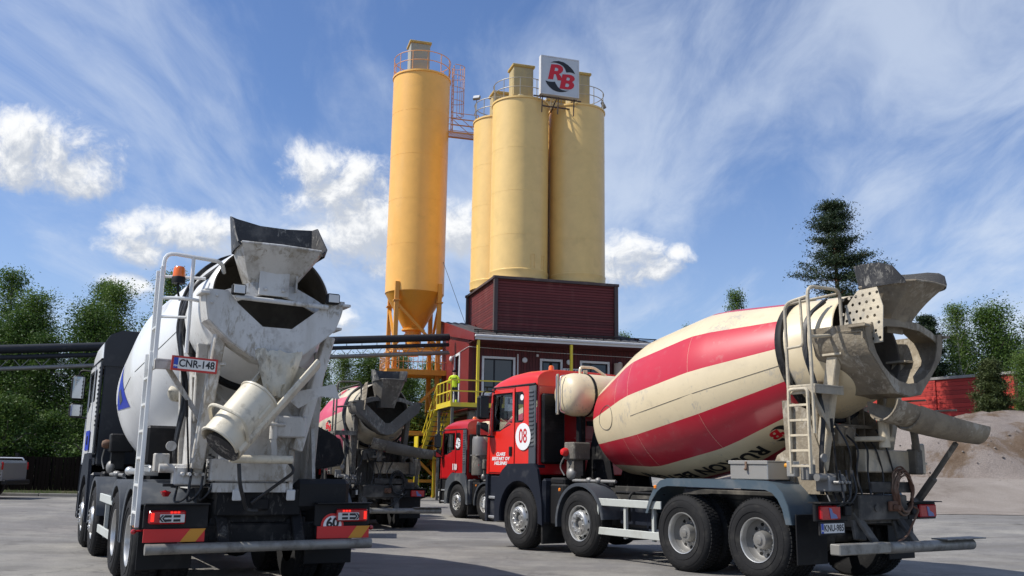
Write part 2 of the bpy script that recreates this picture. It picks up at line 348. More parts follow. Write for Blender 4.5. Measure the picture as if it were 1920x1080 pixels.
# ------------------------------------------------------------------ drum
class Drum:
    def __init__(s, x0, z0, tilt, r0, t1, R_, t2, t3, rr, t4=.75, r4=.70):
        s.x0, s.z0, s.T = x0, z0, tilt; s.t1, s.t2, s.t3, s.t4, s.R, s.rr, s.r4 = t1, t2, t3, t3 + t4, R_, rr, r4
        s.pr = [(-.19, .0), (-.175, .45 * r0), (-.12, .80 * r0), (-.05, .955 * r0), (.03, r0 + .01), (t1 - .25, R_ - .055), (t1, R_ - .008), (t1 + .2, R_), (t2 - .2, R_), (t2, R_ - .008), (t2 + .3, R_ - .06), (t3, rr), (s.t4, r4)]
    def r(s, t):
        for (a, ra), (b, rb) in zip(s.pr, s.pr[1:]):
            if a <= t <= b: return ra + (rb - ra) * (t - a) / max(b - a, 1e-6)
        return s.pr[-1][1]
    def ax(s): return V((-math.cos(s.T), 0, math.sin(s.T)))
    def up(s): return V((math.sin(s.T), 0, math.cos(s.T)))
    def at(s, t, a, dr=0., r=None):
        r = s.r(t) if r is None else r; a = rad(a)
        return V((s.x0, 0, s.z0)) + s.ax() * t + (s.up() * math.cos(a) + V((0, 1, 0)) * math.sin(a)) * (r + dr)
    def build(s, root, mats, striped):
        b = MB(); n = 120
        full = [(t, r) for t, r in s.pr] + [(s.t4 + .012, s.r4 - .012), (s.t4, s.r4 - .03), (s.t4 - .8, s.r4 + .1), (s.t4 - 1.0, .25), (s.t4 - 1.02, 0)]
        for t, r in full:
            for j in range(n): b.v.append(tuple(s.at(t, -7 + 3 * j, r=max(r, .0005))))
        no = len(s.pr) - 1
        for i in range(len(full) - 1):
            for j in range(n):
                k = (j + 1) % n; b.f.append((i * n + j, i * n + k, (i + 1) * n + k, (i + 1) * n + j))
                b.m.append(2 if i > no else (1 if striped and (j // 10) % 2 == 0 and i < len(s.pr) - 2 else 0))
        b.mi = 0
        for t in (s.t1, s.t2, s.t1 - .45):
            b.tube([s.at(t, 3 * j, -.0005) for j in range(120)], .0018, 6, closed=True)
        b.mi = 2
        b.tube([s.at(s.t1 + (s.t3 - s.t1) * q / 10, 98.5, .001) for q in range(11)], .0045, 5)
        d = b.build('drum', mats, root, smooth=28)
        h = MB(); tt = .52; aa = 90
        el = [(tt + .26 * math.cos(k * PI / 12), aa + 11.5 * math.sin(k * PI / 12)) for k in range(24)]
        h.tube([s.at(t, a, .002) for t, a in el], .006, 6, closed=True); h.build('hatch', mats[2], d)
        g = MB(); a = s.ax(); o = V((s.x0, 0, s.z0)) + a * s.t3
        g.lathe([(-.055, s.rr - .03), (-.055, s.rr + .035), (-.04, s.rr + .045), (.04, s.rr + .045), (.055, s.rr + .035), (.055, s.rr - .03)], o, a, 72)
        g.build('track_ring', M['frame'], d)
        return d
    def write(s, mb, src_v, src_f, t0, a0, flip=True):
        # wraps flat artwork round the drum: its x runs towards the cab, its y runs down the flank
        me = bpy.data.meshes.new('wrap'); me.from_pydata([(x, y, 0) for x, y in src_v], [], src_f); bm = bmesh.new(); bm.from_mesh(me)
        xs = [x for x, y in src_v]; ys = [y for x, y in src_v]
        for lo, hi, ax in ((min(ys), max(ys), (0, 1, 0)), (min(xs), max(xs), (1, 0, 0))):
            k = lo
            while k < hi:
                bmesh.ops.bisect_plane(bm, geom=bm.verts[:] + bm.edges[:] + bm.faces[:], plane_co=(k if ax[0] else 0, k if ax[1] else 0, 0), plane_no=ax); k += .06
        bm.verts.index_update(); vs = []
        for v in bm.verts:
            t = t0 - v.co.x; r = s.r(t); vs.append(s.at(t, a0 + math.degrees(v.co.y / r), .006))
        mb.add(vs, [tuple(v.index for v in f.verts) for f in bm.faces]); bm.free(); bpy.data.meshes.remove(me)

def halfpipe(p0, p1, r0, r1, openup=(0, 0, 1), deg=190, n=14, steps=6, sag=0.):
    p0 = V(p0); p1 = V(p1); d = (p1 - p0).normalized(); u = V(openup); u = (u - d * u.dot(d)).normalized(); w = d.cross(u); rows = []
    for i in range(steps + 1):
        t = i / steps; c = p0.lerp(p1, t) - u * sag * math.sin(PI * t); r = r0 + (r1 - r0) * t; row = []
        for j in range(n + 1):
            a = rad(180 + (180 - deg) / 2 + deg * j / n); row.append(c + w * r * math.cos(a) + u * r * math.sin(a))
        rows.append(row)
    return rows

# ------------------------------------------------------------------ number plate
def plate_board(root, o, ux, uy, txt, red):
    ux = V(ux).normalized(); uy = V(uy).normalized(); n = ux.cross(uy); o = V(o)
    w, h = .44, .115; B = MB(); q = [(-w / 2 - .022, -h / 2 - .022), (w / 2 + .022, -h / 2 - .022), (w / 2 + .022, h / 2 + .022), (-w / 2 - .022, h / 2 + .022)]
    B.plate(q, [], .02, o, ux, uy); f = B.build('number_plate', M['platered'] if red else M['black'], root)
    B = MB(); B.plate([(-w / 2, -h / 2), (w / 2, -h / 2), (w / 2, h / 2), (-w / 2, h / 2)], [], .006, o + n * .006, ux, uy); B.build('plate_face', M['platewhite'], f)
    B = MB(); B.plate([(-w / 2, -h / 2), (-w / 2 + .045, -h / 2), (-w / 2 + .045, h / 2), (-w / 2, h / 2)], [], .003, o + n * .009, ux, uy); B.build('country_band', M['plateblue'], f)
    B = MB(); flatwrite(B, txt, o + n * .0085 + ux * .022, ux, uy, size=.112, bold=.0025, sx=.86); B.build('lettering', M['ink'], f, smooth=0)
    B = MB(); flatwrite(B, 'FIN', o + n * .0105 - ux * (w / 2 - .0225) - uy * .03, ux, uy, size=.028, bold=.001); B.build('lettering', M['inkwhite'], f, smooth=0)
    return f

# ------------------------------------------------------------------ cab
def cab(root, K, xb, xf, zb, zt, paint, backpaint, roofh=.33, deflector=False, sleeper=0., trim='black', text=True):
    """xb rear wall, xf windscreen line, zb lower edge, zt top of side walls."""
    Y = 1.22; T = M[trim]
    wz0, wz1 = zt - .80, zt - .10; wx0 = xb + .38 + sleeper; wx1 = xf - .36
    hole = [(wx1, wz0 - .02), (wx1, wz1 - .02), (wx1 - .06, wz1), (wx0 + .05, wz1), (wx0, wz1 - .05), (wx0, wz0 + .16), (wx0 + .05, wz0 + .13), (wx1 - .56, wz0 + .13), (wx1 - .66, wz0 + .10), (wx1 - .78 + .4, wz0 + .02), (wx1 - .28, wz0 - .02)]
    fx = xf - .27
    body = None
    outer = [(xb + .22, zb), (fx + .02, zb), (fx + .02, zt - .55), (fx - .06, zt), (xb + .22, zt)]
    for sd in (1, -1):
        B = MB(); B.plate([(x, z) for x, z in outer][::1 if sd < 0 else -1], [hole], .05, (0, sd * Y, 0), (1, 0, 0), (0, 0, 1)) if sd < 0 else B.plate([(-x, z) for x, z in outer], [[(-x, z) for x, z in hole]], .05, (0, Y, 0), (-1, 0, 0), (0, 0, 1))
        w = B.build('side_wall', paint, root)
        if body is None: body = w
        B = MB(); dx0 = wx0 + .30   # door skin, a few millimetres proud, with the same window
        do = [(dx0, zb + .03), (fx - .02, zb + .03), (fx - .02, zt - .56), (fx - .10, zt - .035), (dx0, zt - .035)]
        dh = [p for p in hole if p[0] > dx0 + .1]; dh = [(dx0 + .07, wz1)] if False else None
        hd = [(wx1, wz0 - .02), (wx1, wz1 - .02), (wx1 - .06, wz1), (dx0 + .06, wz1), (dx0 + .06, wz0 + .13), (wx1 - .56, wz0 + .13), (wx1 - .66, wz0 + .10), (wx1 - .38, wz0 + .02), (wx1 - .28, wz0 - .02)]
        if sd > 0: B.plate([(-x, z) for x, z in do], [[(-x, z) for x, z in hd]], .012, (0, Y + .012, 0), (-1, 0, 0), (0, 0, 1))
        else: B.plate(do, [hd], .012, (0, -Y - .012, 0), (1, 0, 0), (0, 0, 1))
        dr = B.build('door', paint, root)
        mxo, mzo = sum(p[0] for p in do) / len(do), sum(p[1] for p in do) / len(do); ring = [(x + math.copysign(.011, x - mxo), z + math.copysign(.011, z - mzo)) for x, z in do]
        B = MB(); sg = -1 if sd > 0 else 1; B.plate([(sg * x, z) for x, z in ring], [[(sg * x, z) for x, z in [(x + math.copysign(-.02, x - mxo), z + math.copysign(-.02, z - mzo)) for x, z in do]]], .003, (0, sd * (Y + .003), 0), (sg, 0, 0), (0, 0, 1)); B.build('door_shut_line', M['black'], dr)  # black ring paints the shade line of the gap round the door
        hz_ = zb + (.42 if K != 'D' else .14); B = MB(); B.box((dx0 + .10, sd * (Y + .02), hz_), (.09, .03, .17), bev=.01); B.box((dx0 + .10, sd * (Y + .036), hz_), (.05, .012, .13), bev=.004); B.build('handle', M['black'], dr)
        # window rubber, pillar and glass
        B = MB(); fr = [(x + (.02 if x > (wx0 + wx1) / 2 else -.02), z + (.02 if z > (wz0 + wz1) / 2 else -.02)) for x, z in hole]
        g1 = [(wx1 - .03, wz0 + .01), (wx1 - .03, wz1 - .045), (wx1 - .08, wz1 - .035), (dx0 + .09, wz1 - .035), (dx0 + .09, wz0 + .16), (wx1 - .55, wz0 + .16), (wx1 - .64, wz0 + .13), (wx1 - .37, wz0 + .05), (wx1 - .27, wz0 + .01)]
        g2 = [(dx0 - .07, wz0 + .17), (dx0 - .07, wz1 - .04), (wx0 + .06, wz1 - .04), (wx0 + .035, wz1 - .065), (wx0 + .035, wz0 + .19), (wx0 + .055, wz0 + .17)]
        sg = -1 if sd > 0 else 1
        B.plate([(sg * x, z) for x, z in hole], [[(sg * x, z) for x, z in g] for g in (g1, g2)], .03, (0, sd * (Y - .008), 0), (sg, 0, 0), (0, 0, 1)); f = B.build('window_frame', M['black'], root)
        B = MB()
        for g in (g1, g2): B.plate([(sg * x, z) for x, z in g], [], 0, (0, sd * (Y - .02), 0), (sg, 0, 0), (0, 0, 1))
        B.build('window_glass', M['winglass'], f, smooth=0, recalc=False)
        # ribbed grey strip behind the door
        B = MB(); B.box((xb + .11, sd * (Y - .012), (zb + zt) / 2 + .09), (.218, .03, zt - zb - .2), bev=.008)
        for k in range(14): B.box((xb + .13, sd * (Y + .006), zt - .12 - k * .075), (.15, .022, .035), bev=.006)
        B.build('side_deflector', M['fender'] if T is M['black'] else T, root)
        # mirror
        B = MB(); mx = xf - .30; my = sd * (Y + .20)
        B.tube(roundpath([(mx - .12, sd * Y, zt - .06), (mx, my, zt - .02), (mx, my, zt - .3)], .12), .018, 8); B.tube([(mx - .14, sd * Y, wz0 - .12), (mx, my, wz0 - .1), (mx, my, wz0 + .1)], .018, 8)
        B.box((mx, my, zt - .36), (.14, .24, .46), bev=.05); B.box((mx, my, zt - .78), (.15, .24, .27), bev=.05)
        mr = B.build('mirror', M['black'], root)
        B = MB(); B.box((mx - .072, my, zt - .36), (.006, .19, .40), bev=.002); B.box((mx - .077, my, zt - .78), (.006, .19, .21), bev=.002); B.build('mirror_glass', mat_mirror, mr)
    # front: columns across the width, rows up
    cols = [(-Y, xf - .27), (-1.19, xf - .15), (-1.08, xf - .05), (-.85, xf + .0), (-.4, xf + .03), (0, xf + .035)]; cols = cols + [(-y, x) for y, x in cols[-2::-1]]
    def front(zs, lean, th, off=0.):
        return [[(x - l + off, y * (1 + 0), z) for y, x in cols] for z, l in zip(zs, lean)]
    B = MB(); B.sheet(front([zb, zb + .35, wz0 - .06], [.0, .01, .03], .04), .04); B.build('front_panel', paint, root)
    B = MB(); B.sheet(front([wz0 - .06, (wz0 + wz1) / 2, wz1 + .02], [.03, .08, .15], .02), .014); ws = B.build('windscreen', M['winglass'], root)
    B = MB(); B.sheet(front([wz1 + .02, zt + .02], [.15, .17], .04), .04)
    for k in range(9): B.box((xf + .045, 0, zb + .06 + k * .055), (.03, 1.5, .018), bev=.004)
    B.build('grille', M['black'], root)
    B = MB(); B.sheet([[(x + .01, y, z) for y, x in cols] for z in (.42, .62, .85, zb - .02)], .06); bp_ = B.build('bumper', M['navy'] if K == 'B' else (M['black'] if K != 'A' else M['darkgrey']), root)
    for sd in (1, -1):
        B = MB(); B.box((xf + .02, sd * .98, .72), (.1, .36, .2), bev=.03); B.build('headlight', M['lampclear'], root)
    # roof
    st = [(xb + .0, 1.17, 0, roofh), (xb + .12, 1.19, 0, roofh + .02), (xb + .55, 1.2, 0, roofh + .03), (xf - .85, 1.2, 0, roofh - .0), (xf - .5, 1.19, 0, roofh - .09), (xf - .25, 1.14, 0, roofh - .2), (xf - .1, 1.05, 0, roofh - .3), (xf - .06, 1.0, 0, roofh - .34)]
    rows = []
    for x, w, ze, h in st:
        h = max(h, .03); rows.append([(x, w * math.copysign(abs(math.sin(a)) ** .45, math.sin(a)), zt - .0 + h * abs(math.cos(a)) ** .55) for a in [rad(-90 + 180 * j / 20) for j in range(21)]])
    B = MB(); B.sheet(rows, .035)
    n0 = len(B.v); e = rows[0]; B.add(e + [(e[0][0], e[0][1], zt - .02), (e[-1][0], e[-1][1], zt - .02)], [tuple(range(len(e))) + (len(e) + 1, len(e))])
    rf = B.build('roof', paint, root, smooth=50)
    B = MB()
    for sd in (1, -1): B.tube([(xb + .02, sd * 1.215, zt + .012), (fx - .08, sd * 1.205, zt + .012), (xf - .12, sd * 1.10, zt - .015)], .022, 8)
    B.build('roof_seal', M['black'], rf)
    # rear wall with pressed ribs
    B = MB(); B.box((xb + .02, 0, (zb + zt) / 2), (.06, 2.34, zt - zb), bev=.02)
    for k in range(3): B.box((xb - .015, -.3, zb + .45 + .11 * k), (.03, 1.3, .05), bev=.012)
    B.box((xb - .02, -.1, zt - .22), (.04, 1.5, .2), bev=.02); B.box((xb - .012, -.35, zt - .72), (.024, 1.1, .5), bev=.012)
    rw = B.build('rear_wall', backpaint, root)
    if K == 'A':
        B = MB(); B.plate([(1.20, zt - .1), (1.20, zt + .30), (1.12, zt + .44), (.95, zt + roofh + .0), (-.95, zt + roofh + .0), (-1.12, zt + .44), (-1.20, zt + .30), (-1.20, zt - .1)], [], .16, (xb - .04, 0, 0), (0, -1, 0), (0, 0, 1)); B.box((xb - .2, .2, zt + .05), (.3, .9, .5), bev=.06); B.build('roof_fairing', backpaint, root)
    if K in 'BD':
        B = MB(); B.box((xb - .035, .86, (zb + zt) / 2 + .02), (.10, .50, zt - zb - .35), bev=.03)
        for k in range(18): B.box((xb - .088, .86, zb + .25 + k * .058), (.012, .40, .026))
        B.build('air_intake', M['black'], root)
        B = MB(); B.cyl((xb - .09, .55, zt - .13), (xb - .02, .55, zt - .13), .075, .06, 14); B.tube([(xb, .6, zt - .06), (xb - .05, .55, zt - .1)], .012); B.build('work_lamp', M['black'], root)
        B = MB(); B.box((xb - .04, -.05, zt - .66), (.02, .26, .09), bev=.01); B.build('vent', M['black'], root)
    # floor, seats, wheel, dash
    B = MB(); B.box(((xb + xf) / 2, 0, zb + .02), (xf - xb - .2, 2.3, .06)); B.box((xf - .34, 0, wz0 - .14), (.46, 2.2, .26), bev=.06); B.build('dashboard', M['interior'], root)
    for sd in (1, -1):
        B = MB(); B.box((xb + .95 + sleeper, sd * .68, zb + .32), (.5, .52, .16), bev=.05); B.box((xb + .62 + sleeper, sd * .68, zb + .62), (.14, .46, .66), bev=.05); B.box((xb + .95 + sleeper, sd * .68, zb + .2), (.3, .3, .34)); B.build('seat', M['interior'], root)
    B = MB(); c = V((xf - .62, .66, wz0 + .02)); d = V((-.5, 0, .86)).normalized(); u = V((0, 1, 0)); w = d.cross(u)
    B.tube([c + (u * math.cos(k * PI / 12) + w * math.sin(k * PI / 12)) * .22 for k in range(24)], .017, 8, closed=True); B.tube([c, c - d * .3], .03); B.tube([c + u * .2, c - u * .2], .02)
    B.build('steering_wheel', M['interior'], root)
    # sun visor and beacon
    B = MB(); B.sheet([[(x + o, y * .95, z) for y, x in cols] for o, z in ((-.12, zt + .06), (.10, zt - .09))], .015); B.build('sun_visor', M['visor'], root)
    return body
def beacon(root, p, name='beacon', r=.062, h=.16):
    B = MB(); p = V(p); B.lathe([(-.03, .001), (-.03, r * .95), (.03, r * 1.02), (.045, r * .95)], p, n=20); b = B.build(name, M['black'], root)
    B = MB(); B.lathe([(.04, r * .93), (h * .8, r * .85), (h * .95, r * .65), (h, .001)], p, n=20); B.build('lens', M['orange'], b)
    return b

def arch(root, x, r, a0, a1, y0, y1, m, lip=.045):
    z = .535; pts = arc((x, z), r, a0, a1, 18); B = MB()
    B.sheet([[(px, yy, pz) for yy in (y0, y1)] for px, pz in pts], .018)
    sd = 1 if y0 > 0 else -1
    B.sheet([[(px, y0, pz), (x + (px - x) * (1 - lip / r), y0 - sd * .004, z + (pz - z) * (1 - lip / r))] for px, pz in pts], .016)
    return B.build('mudguard', m, root, smooth=40)

# ------------------------------------------------------------------ whole truck
def mixer(K, name, label, loc, heading, axles, dr, mats, group):
    root = thing(name, label, 'mixer truck', loc, heading, group)
    X4, X3, X2, X1 = axles
    cabin = dict(B=(5.13, 6.93, 1.30, 2.91), A=(5.42, 7.62, 1.36, 3.12), C=(5.13, 7.0, 1.32, 2.80), D=(5.08, 6.98, 1.24, 2.84))[K]
    dm, fm, hm = mats['drum'], mats['frame'], mats['hop']   # drum materials, rear frame, hopper
    # chassis
    B = MB()
    for s in (1, -1):
        B.box(((-.95 + X1 + .9) / 2, s * .40, .87), (X1 + 1.85, .07, .27), bev=.008)
        B.box(((-.85 + X1 - .9) / 2, s * .40, 1.075), (X1 - .05, .09, .13), bev=.008)
    for x in (-.9, .7, X3 + .7, (X3 + X2) / 2, X2 + .8, X1 + .7): B.box((x, 0, .88), (.09, .74, .2))
    for x in axles: B.cyl((x, -.85, .535), (x, .85, .535), .075, None, 12)
    for x in (X4, X3): B.sph((x, 0, .56), (.24, .22, .24), 14, 8)
    B.tube([(X3, 0, .62), (X2 + 1.0, 0, .8)], .06)
    for s in (1, -1):
        for x in axles: B.box((x, s * .5, .66), (1.0, .08, .07), bev=.01)
    ch = B.build('chassis', mats['chassis'], root)
    for i, x in enumerate(axles):
        for s in (1, -1): wheel(root, x, s * 1.24, i < 2, s)
    # tanks and boxes between the axles
    tx0, tx1 = X3 + .62, X2 - .68
    for s in (1, -1):
        B = MB(); B.box(((tx0 + tx1) / 2 + .02, s * .82, .74), (tx1 - tx0 - .25, .46, .42), bev=.05)
        for q in (.25, .75): B.box((tx0 + .1 + (tx1 - tx0 - .2) * q, s * .82, .74), (.04, .475, .435), bev=.02)
        B.build('fuel_tank', M['navy'] if K != 'C' else M['framebrown'], root)
        B = MB()
        for z in (.90, .45): B.box(((tx0 + tx1) / 2 + .02, s * 1.21, z), (tx1 - tx0 + (.36 if K == 'B' else -.05), .03, .115), bev=.006)
        for q in (.04, .62): B.box((tx0 + (tx1 - tx0) * q, s * 1.17, .66), (.05, .05, .6))
        if K == 'B': B.box((tx1 + .21, s * 1.205, .68), (.035, .03, .55), bev=.004)
        B.build('side_guard', M['alu'], root)
        B = MB()
        for q in (.12, .6):
            xx = tx0 + (tx1 - tx0) * q; B.tube(roundpath([(xx, s * 1.12, .62), (xx, s * 1.12, 1.05), (xx - .05, s * .7, 1.08)], .1), .022, 8)
        B.tube([(tx0, s * 1.0, 1.06), (tx1, s * 1.0, 1.06)], .02); B.build('guard_hoop', M['frame'], root)
        B = MB(); B.lathe([(-.34, 0.), (-.32, .10), (-.27, .145), (.27, .145), (.32, .10), (.34, 0)], (X2 + .9, s * .92, .70), (0, 1, 0) if False else (1, 0, 0), 20); B.build('air_tank', M['navy'], root)
    # mudguards
    for s in (1, -1):
        arch(root, X2, .645, -8 if s > 0 else -8, 172, s * 1.25, s * .82, M['fender'] if K != 'C' else M['framebrown'])
        if K == 'B' or K == 'D':
            pr = [(X3 + .76, .78), (X3 + .67, 1.0), (X3 + .56, 1.16), (X3 + .43, 1.26), (X3 + .28, 1.295), (X4 + .2, 1.30), (X4 - .22, 1.295), (X4 - .36, 1.25), (X4 - .47, 1.15), (X4 - .55, .99), (X4 - .6, .76)]
            ins = [(X3 + .70, .78), (X3 + .60, .98), (X3 + .49, 1.10), (X3 + .39, 1.165), (X3 + .27, 1.19), (X4 + .2, 1.19), (X4 - .2, 1.185), (X4 - .31, 1.15), (X4 - .40, 1.07), (X4 - .47, .95), (X4 - .52, .76)]
            B = MB(); B.sheet([[(x, s * y, z) for y in (1.25, .95, .62)] for x, z in pr], .014)
            B.sheet([[(x, s * 1.25, z), (xi, s * 1.262, zi)] for (x, z), (xi, zi) in zip(pr, ins)], .012); B.build('mudguard', M['fenderblue'], root, smooth=40)
            B = MB(); B.box((X3 + .53, s * 1.262, 1.17), (.055, .03, .055), bev=.012); B.build('marker_lamp', M['orangelens'], root)
        else:
            for x, a0, a1 in ((X4, 4, 140), (X3, 40, 176)): arch(root, x, .655, a0 if x == X3 else -6, a1 if x == X4 else 186, s * 1.25, s * .60, M['fender'] if K == 'A' else M['framebrown'], .07)
        # front wheel arch under the cab, steps
        B = MB(); zc = cabin[2]; i_ = arc((X1, .56), .63, 188, -10, 22)
        B.sheet([[(px, s * 1.25, pz), (px, s * .82, pz)] for px, pz in i_], .03)
        pf_ = [(X1 + .80, .42), (X1 + .78, .90), (X1 + .72, 1.16), (X1 + .56, zc + .06), (X1 + .36, zc + .19), (X1 - .47, zc + .20), (X1 - .60, zc + .1), (X1 - .68, 1.1), (X1 - .74, .8), (X1 - .76, .44)]
        B.plate([(-s * a, b_) for a, b_ in pf_ + i_], [], .05, (0, s * 1.268, 0), (-s, 0, 0), (0, 0, 1))
        B.box((X1 - .06, s * 1.12, zc + .15), (.86, .26, .09), bev=.03); B.box((X1 - .72, s * 1.05, .85), (.10, .36, .78), bev=.04); B.build('wheel_arch', M['navy'] if K in 'BA' else (M['fender'] if K == 'D' else M['framebrown']), root)
        fx0, fx1 = X1 + .70, cabin[1] - .25
        B = MB(); B.box(((fx0 + fx1) / 2, s * 1.10, (.42 + zc) / 2), (fx1 - fx0, .20, zc - .44), bev=.04); st = B.build('step_box', M['navy'] if K in 'BA' else M['black'], root)
        for z in (.50, .86): B = MB(); B.box(((fx0 + fx1) / 2 + .02, s * 1.215, z), (fx1 - fx0 - .1, .05, .05), bev=.01); B.build('step_tread', M['chrome'], st)
        B = MB(); B.box((fx0 - .02, s * 1.225, .62), (.05, .03, .06), bev=.012); B.build('marker_lamp', M['orangelens'], root)
        B = MB(); B.box((X2 + .60, s * 1.2, 1.06), (.05, .03, .06), bev=.012); B.build('marker_lamp', M['orangelens'], root)
        B = MB(); B.box((X1 - .70, s * .98, .55), (.05, .5, .85), bev=.01); B.build('mud_flap', M['black'], root)
        B = MB(); B.box((X4 - .64, s * .93, .58), (.02, .58, .62), bev=.004); B.build('mud_flap', M['black'], root)
    B = MB(); B.box((X1 - .95, .80, .80), (.5, .62, .72), bev=.04); B.box((X1 - .95, .86, 1.2), (.42, .46, .12), bev=.03); B.build('battery_box', M['black'], root)
    # cab
    cab(root, K, *cabin, mats['cab'], mats['cabback'], roofh={'B': .28, 'A': .52, 'C': .33, 'D': .33}[K], sleeper={'A': .25}.get(K, 0), trim='darkgrey' if K == 'A' else 'black')
    # drum
    D = Drum(*dr); d = D.build(root, dm, K != 'A')
    # front bearing pedestal
    fx = D.x0 + .02; B = MB()
    for s in (1, -1): B.plate([(-s * -.35, 1.14), (-s * .35, 1.14), (-s * .2, D.z0 + .1), (-s * -.2, D.z0 + .1)] if False else [(fx - .1, 1.14), (fx + .75, 1.14), (fx + .45, D.z0 - .1), (fx + .3, D.z0 + .2), (fx + .16, D.z0 + .2)], [], .05, (0, s * .42, 0), (1, 0, 0), (0, 0, 1))
    B.box((fx + .36, 0, D.z0 - .25), (.3, .84, .5), bev=.03); B.cyl(V((fx - .02, 0, D.z0)), V((fx + .5, 0, D.z0 - .1)), .24, .2, 20); B.build('drum_drive', M['frame'] if K != 'C' else M['framebrown'], root)
    # control box and pump behind the cab
    B = MB(); B.box((X2 + .55, .86, 1.72), (.3, .36, .3), bev=.02); B.box((X2 + .56, .9, 1.45), (.2, .2, .3)); B.build('control_box', M['greysteel'] if K != 'A' else M['black'], root)
    B = MB(); B.lathe([(0, .07), (.05, .075), (.10, .05), (.11, 0)], (X2 + .62, 1.04, 1.70), (0, 1, 0), 14); B.build('filter_cap', M['warnred'] if K != 'A' else M['rust'], root)
    B = MB(); B.sph((X2 + .55, .98, 1.33), (.11, .08, .11)); B.tube(roundpath([(X2 + .6, 1.1, 1.62), (X2 + .72, 1.12, 1.45), (X2 + .62, 1.08, 1.3)], .1), .012, 6); B.tube([(X2 + .5, .95, 1.7), (X2 + .5, .98, 1.38)], .025)
    B.tube([(X2 + .5, .98, 1.22), (X2 - .55, .9, 1.22)], .028); B.sph((X2 + .1, .95, 1.23), (.07, .05, .05)); B.sph((X2 - .15, .95, 1.23), (.06, .05, .05)); B.build('water_pump', M['rimdull'], root)
    # water tank across the truck behind the cab
    if K in 'BDC':
        B = MB(); tx = cabin[0] - .53; z = 2.72; rr = .385
        B.lathe([(-1.03, 0), (-1.02, .16), (-.98, .28), (-.90, .355), (-.78, rr), (.78, rr), (.90, .355), (.98, .28), (1.02, .16), (1.03, 0)], (tx, 0, z), (0, 1, 0), 40); t = B.build('water_tank', dm[0], root, smooth=45)
        B = MB(); B.box((tx + .12, 1.03, z), (.06, .03, .72), bev=.005); B.build('gauge_board', M['dirtycream'], t)
        B = MB(); B.tube(roundpath([(tx - .02, .98, z + .33), (tx - .0, 1.06, z + .31), (tx - .0, 1.06, z - .31), (tx - .02, .98, z - .33)], .04), .012, 6); B.tube([(tx + .13, 1.052, z - .33), (tx + .13, 1.052, z + .33)], .012, 6); B.build('gauge_tube', M['chrome'], t)
        B = MB(); B.tube(roundpath([(tx, .62, z + rr - .02), (tx, .62, z + rr + .12), (tx, .3, z + rr + .13), (tx - .1, .1, z + rr - .02)], .06), .025, 8); B.cyl((tx, .5, z + rr - .03), (tx, .5, z + rr + .07), .04); B.build('filler_pipe', dm[0], t)
        B = MB()
        for s in (1, -1): B.box((tx, s * .6, (z - rr + 1.1) / 2), (.14, .1, z - rr - 1.1 + .1)); 
        B.lathe([(-.03, rr + .008), (.03, rr + .008)], (tx, .55, z), (0, 1, 0), 32); B.lathe([(-.03, rr + .008), (.03, rr + .008)], (tx, -.55, z), (0, 1, 0), 32)
        B.tube([(tx - .1, .25, z - rr), (tx - .15, .3, 1.8), (tx - .25, .5, 1.4)], .03); B.build('tank_bracket', M['frame'], root)
    rear(K, root, D, mats, X4)
    return root, D
def ladder(B, x0, x1, y, z0, z1, step, r=.02, y1=None):
    y1 = y if y1 is None else y1
    for x in (x0, x1): B.beam((x, y, z0), (x, y1, z1), .045, .028, up=(1, 0, 0), bev=.004)
    z = z0 + step * .5
    while z < z1 - .05:
        yy = y + (y1 - y) * (z - z0) / (z1 - z0); B.beam((x0, yy, z), (x1, yy, z), .035, .03, bev=.004); z += step
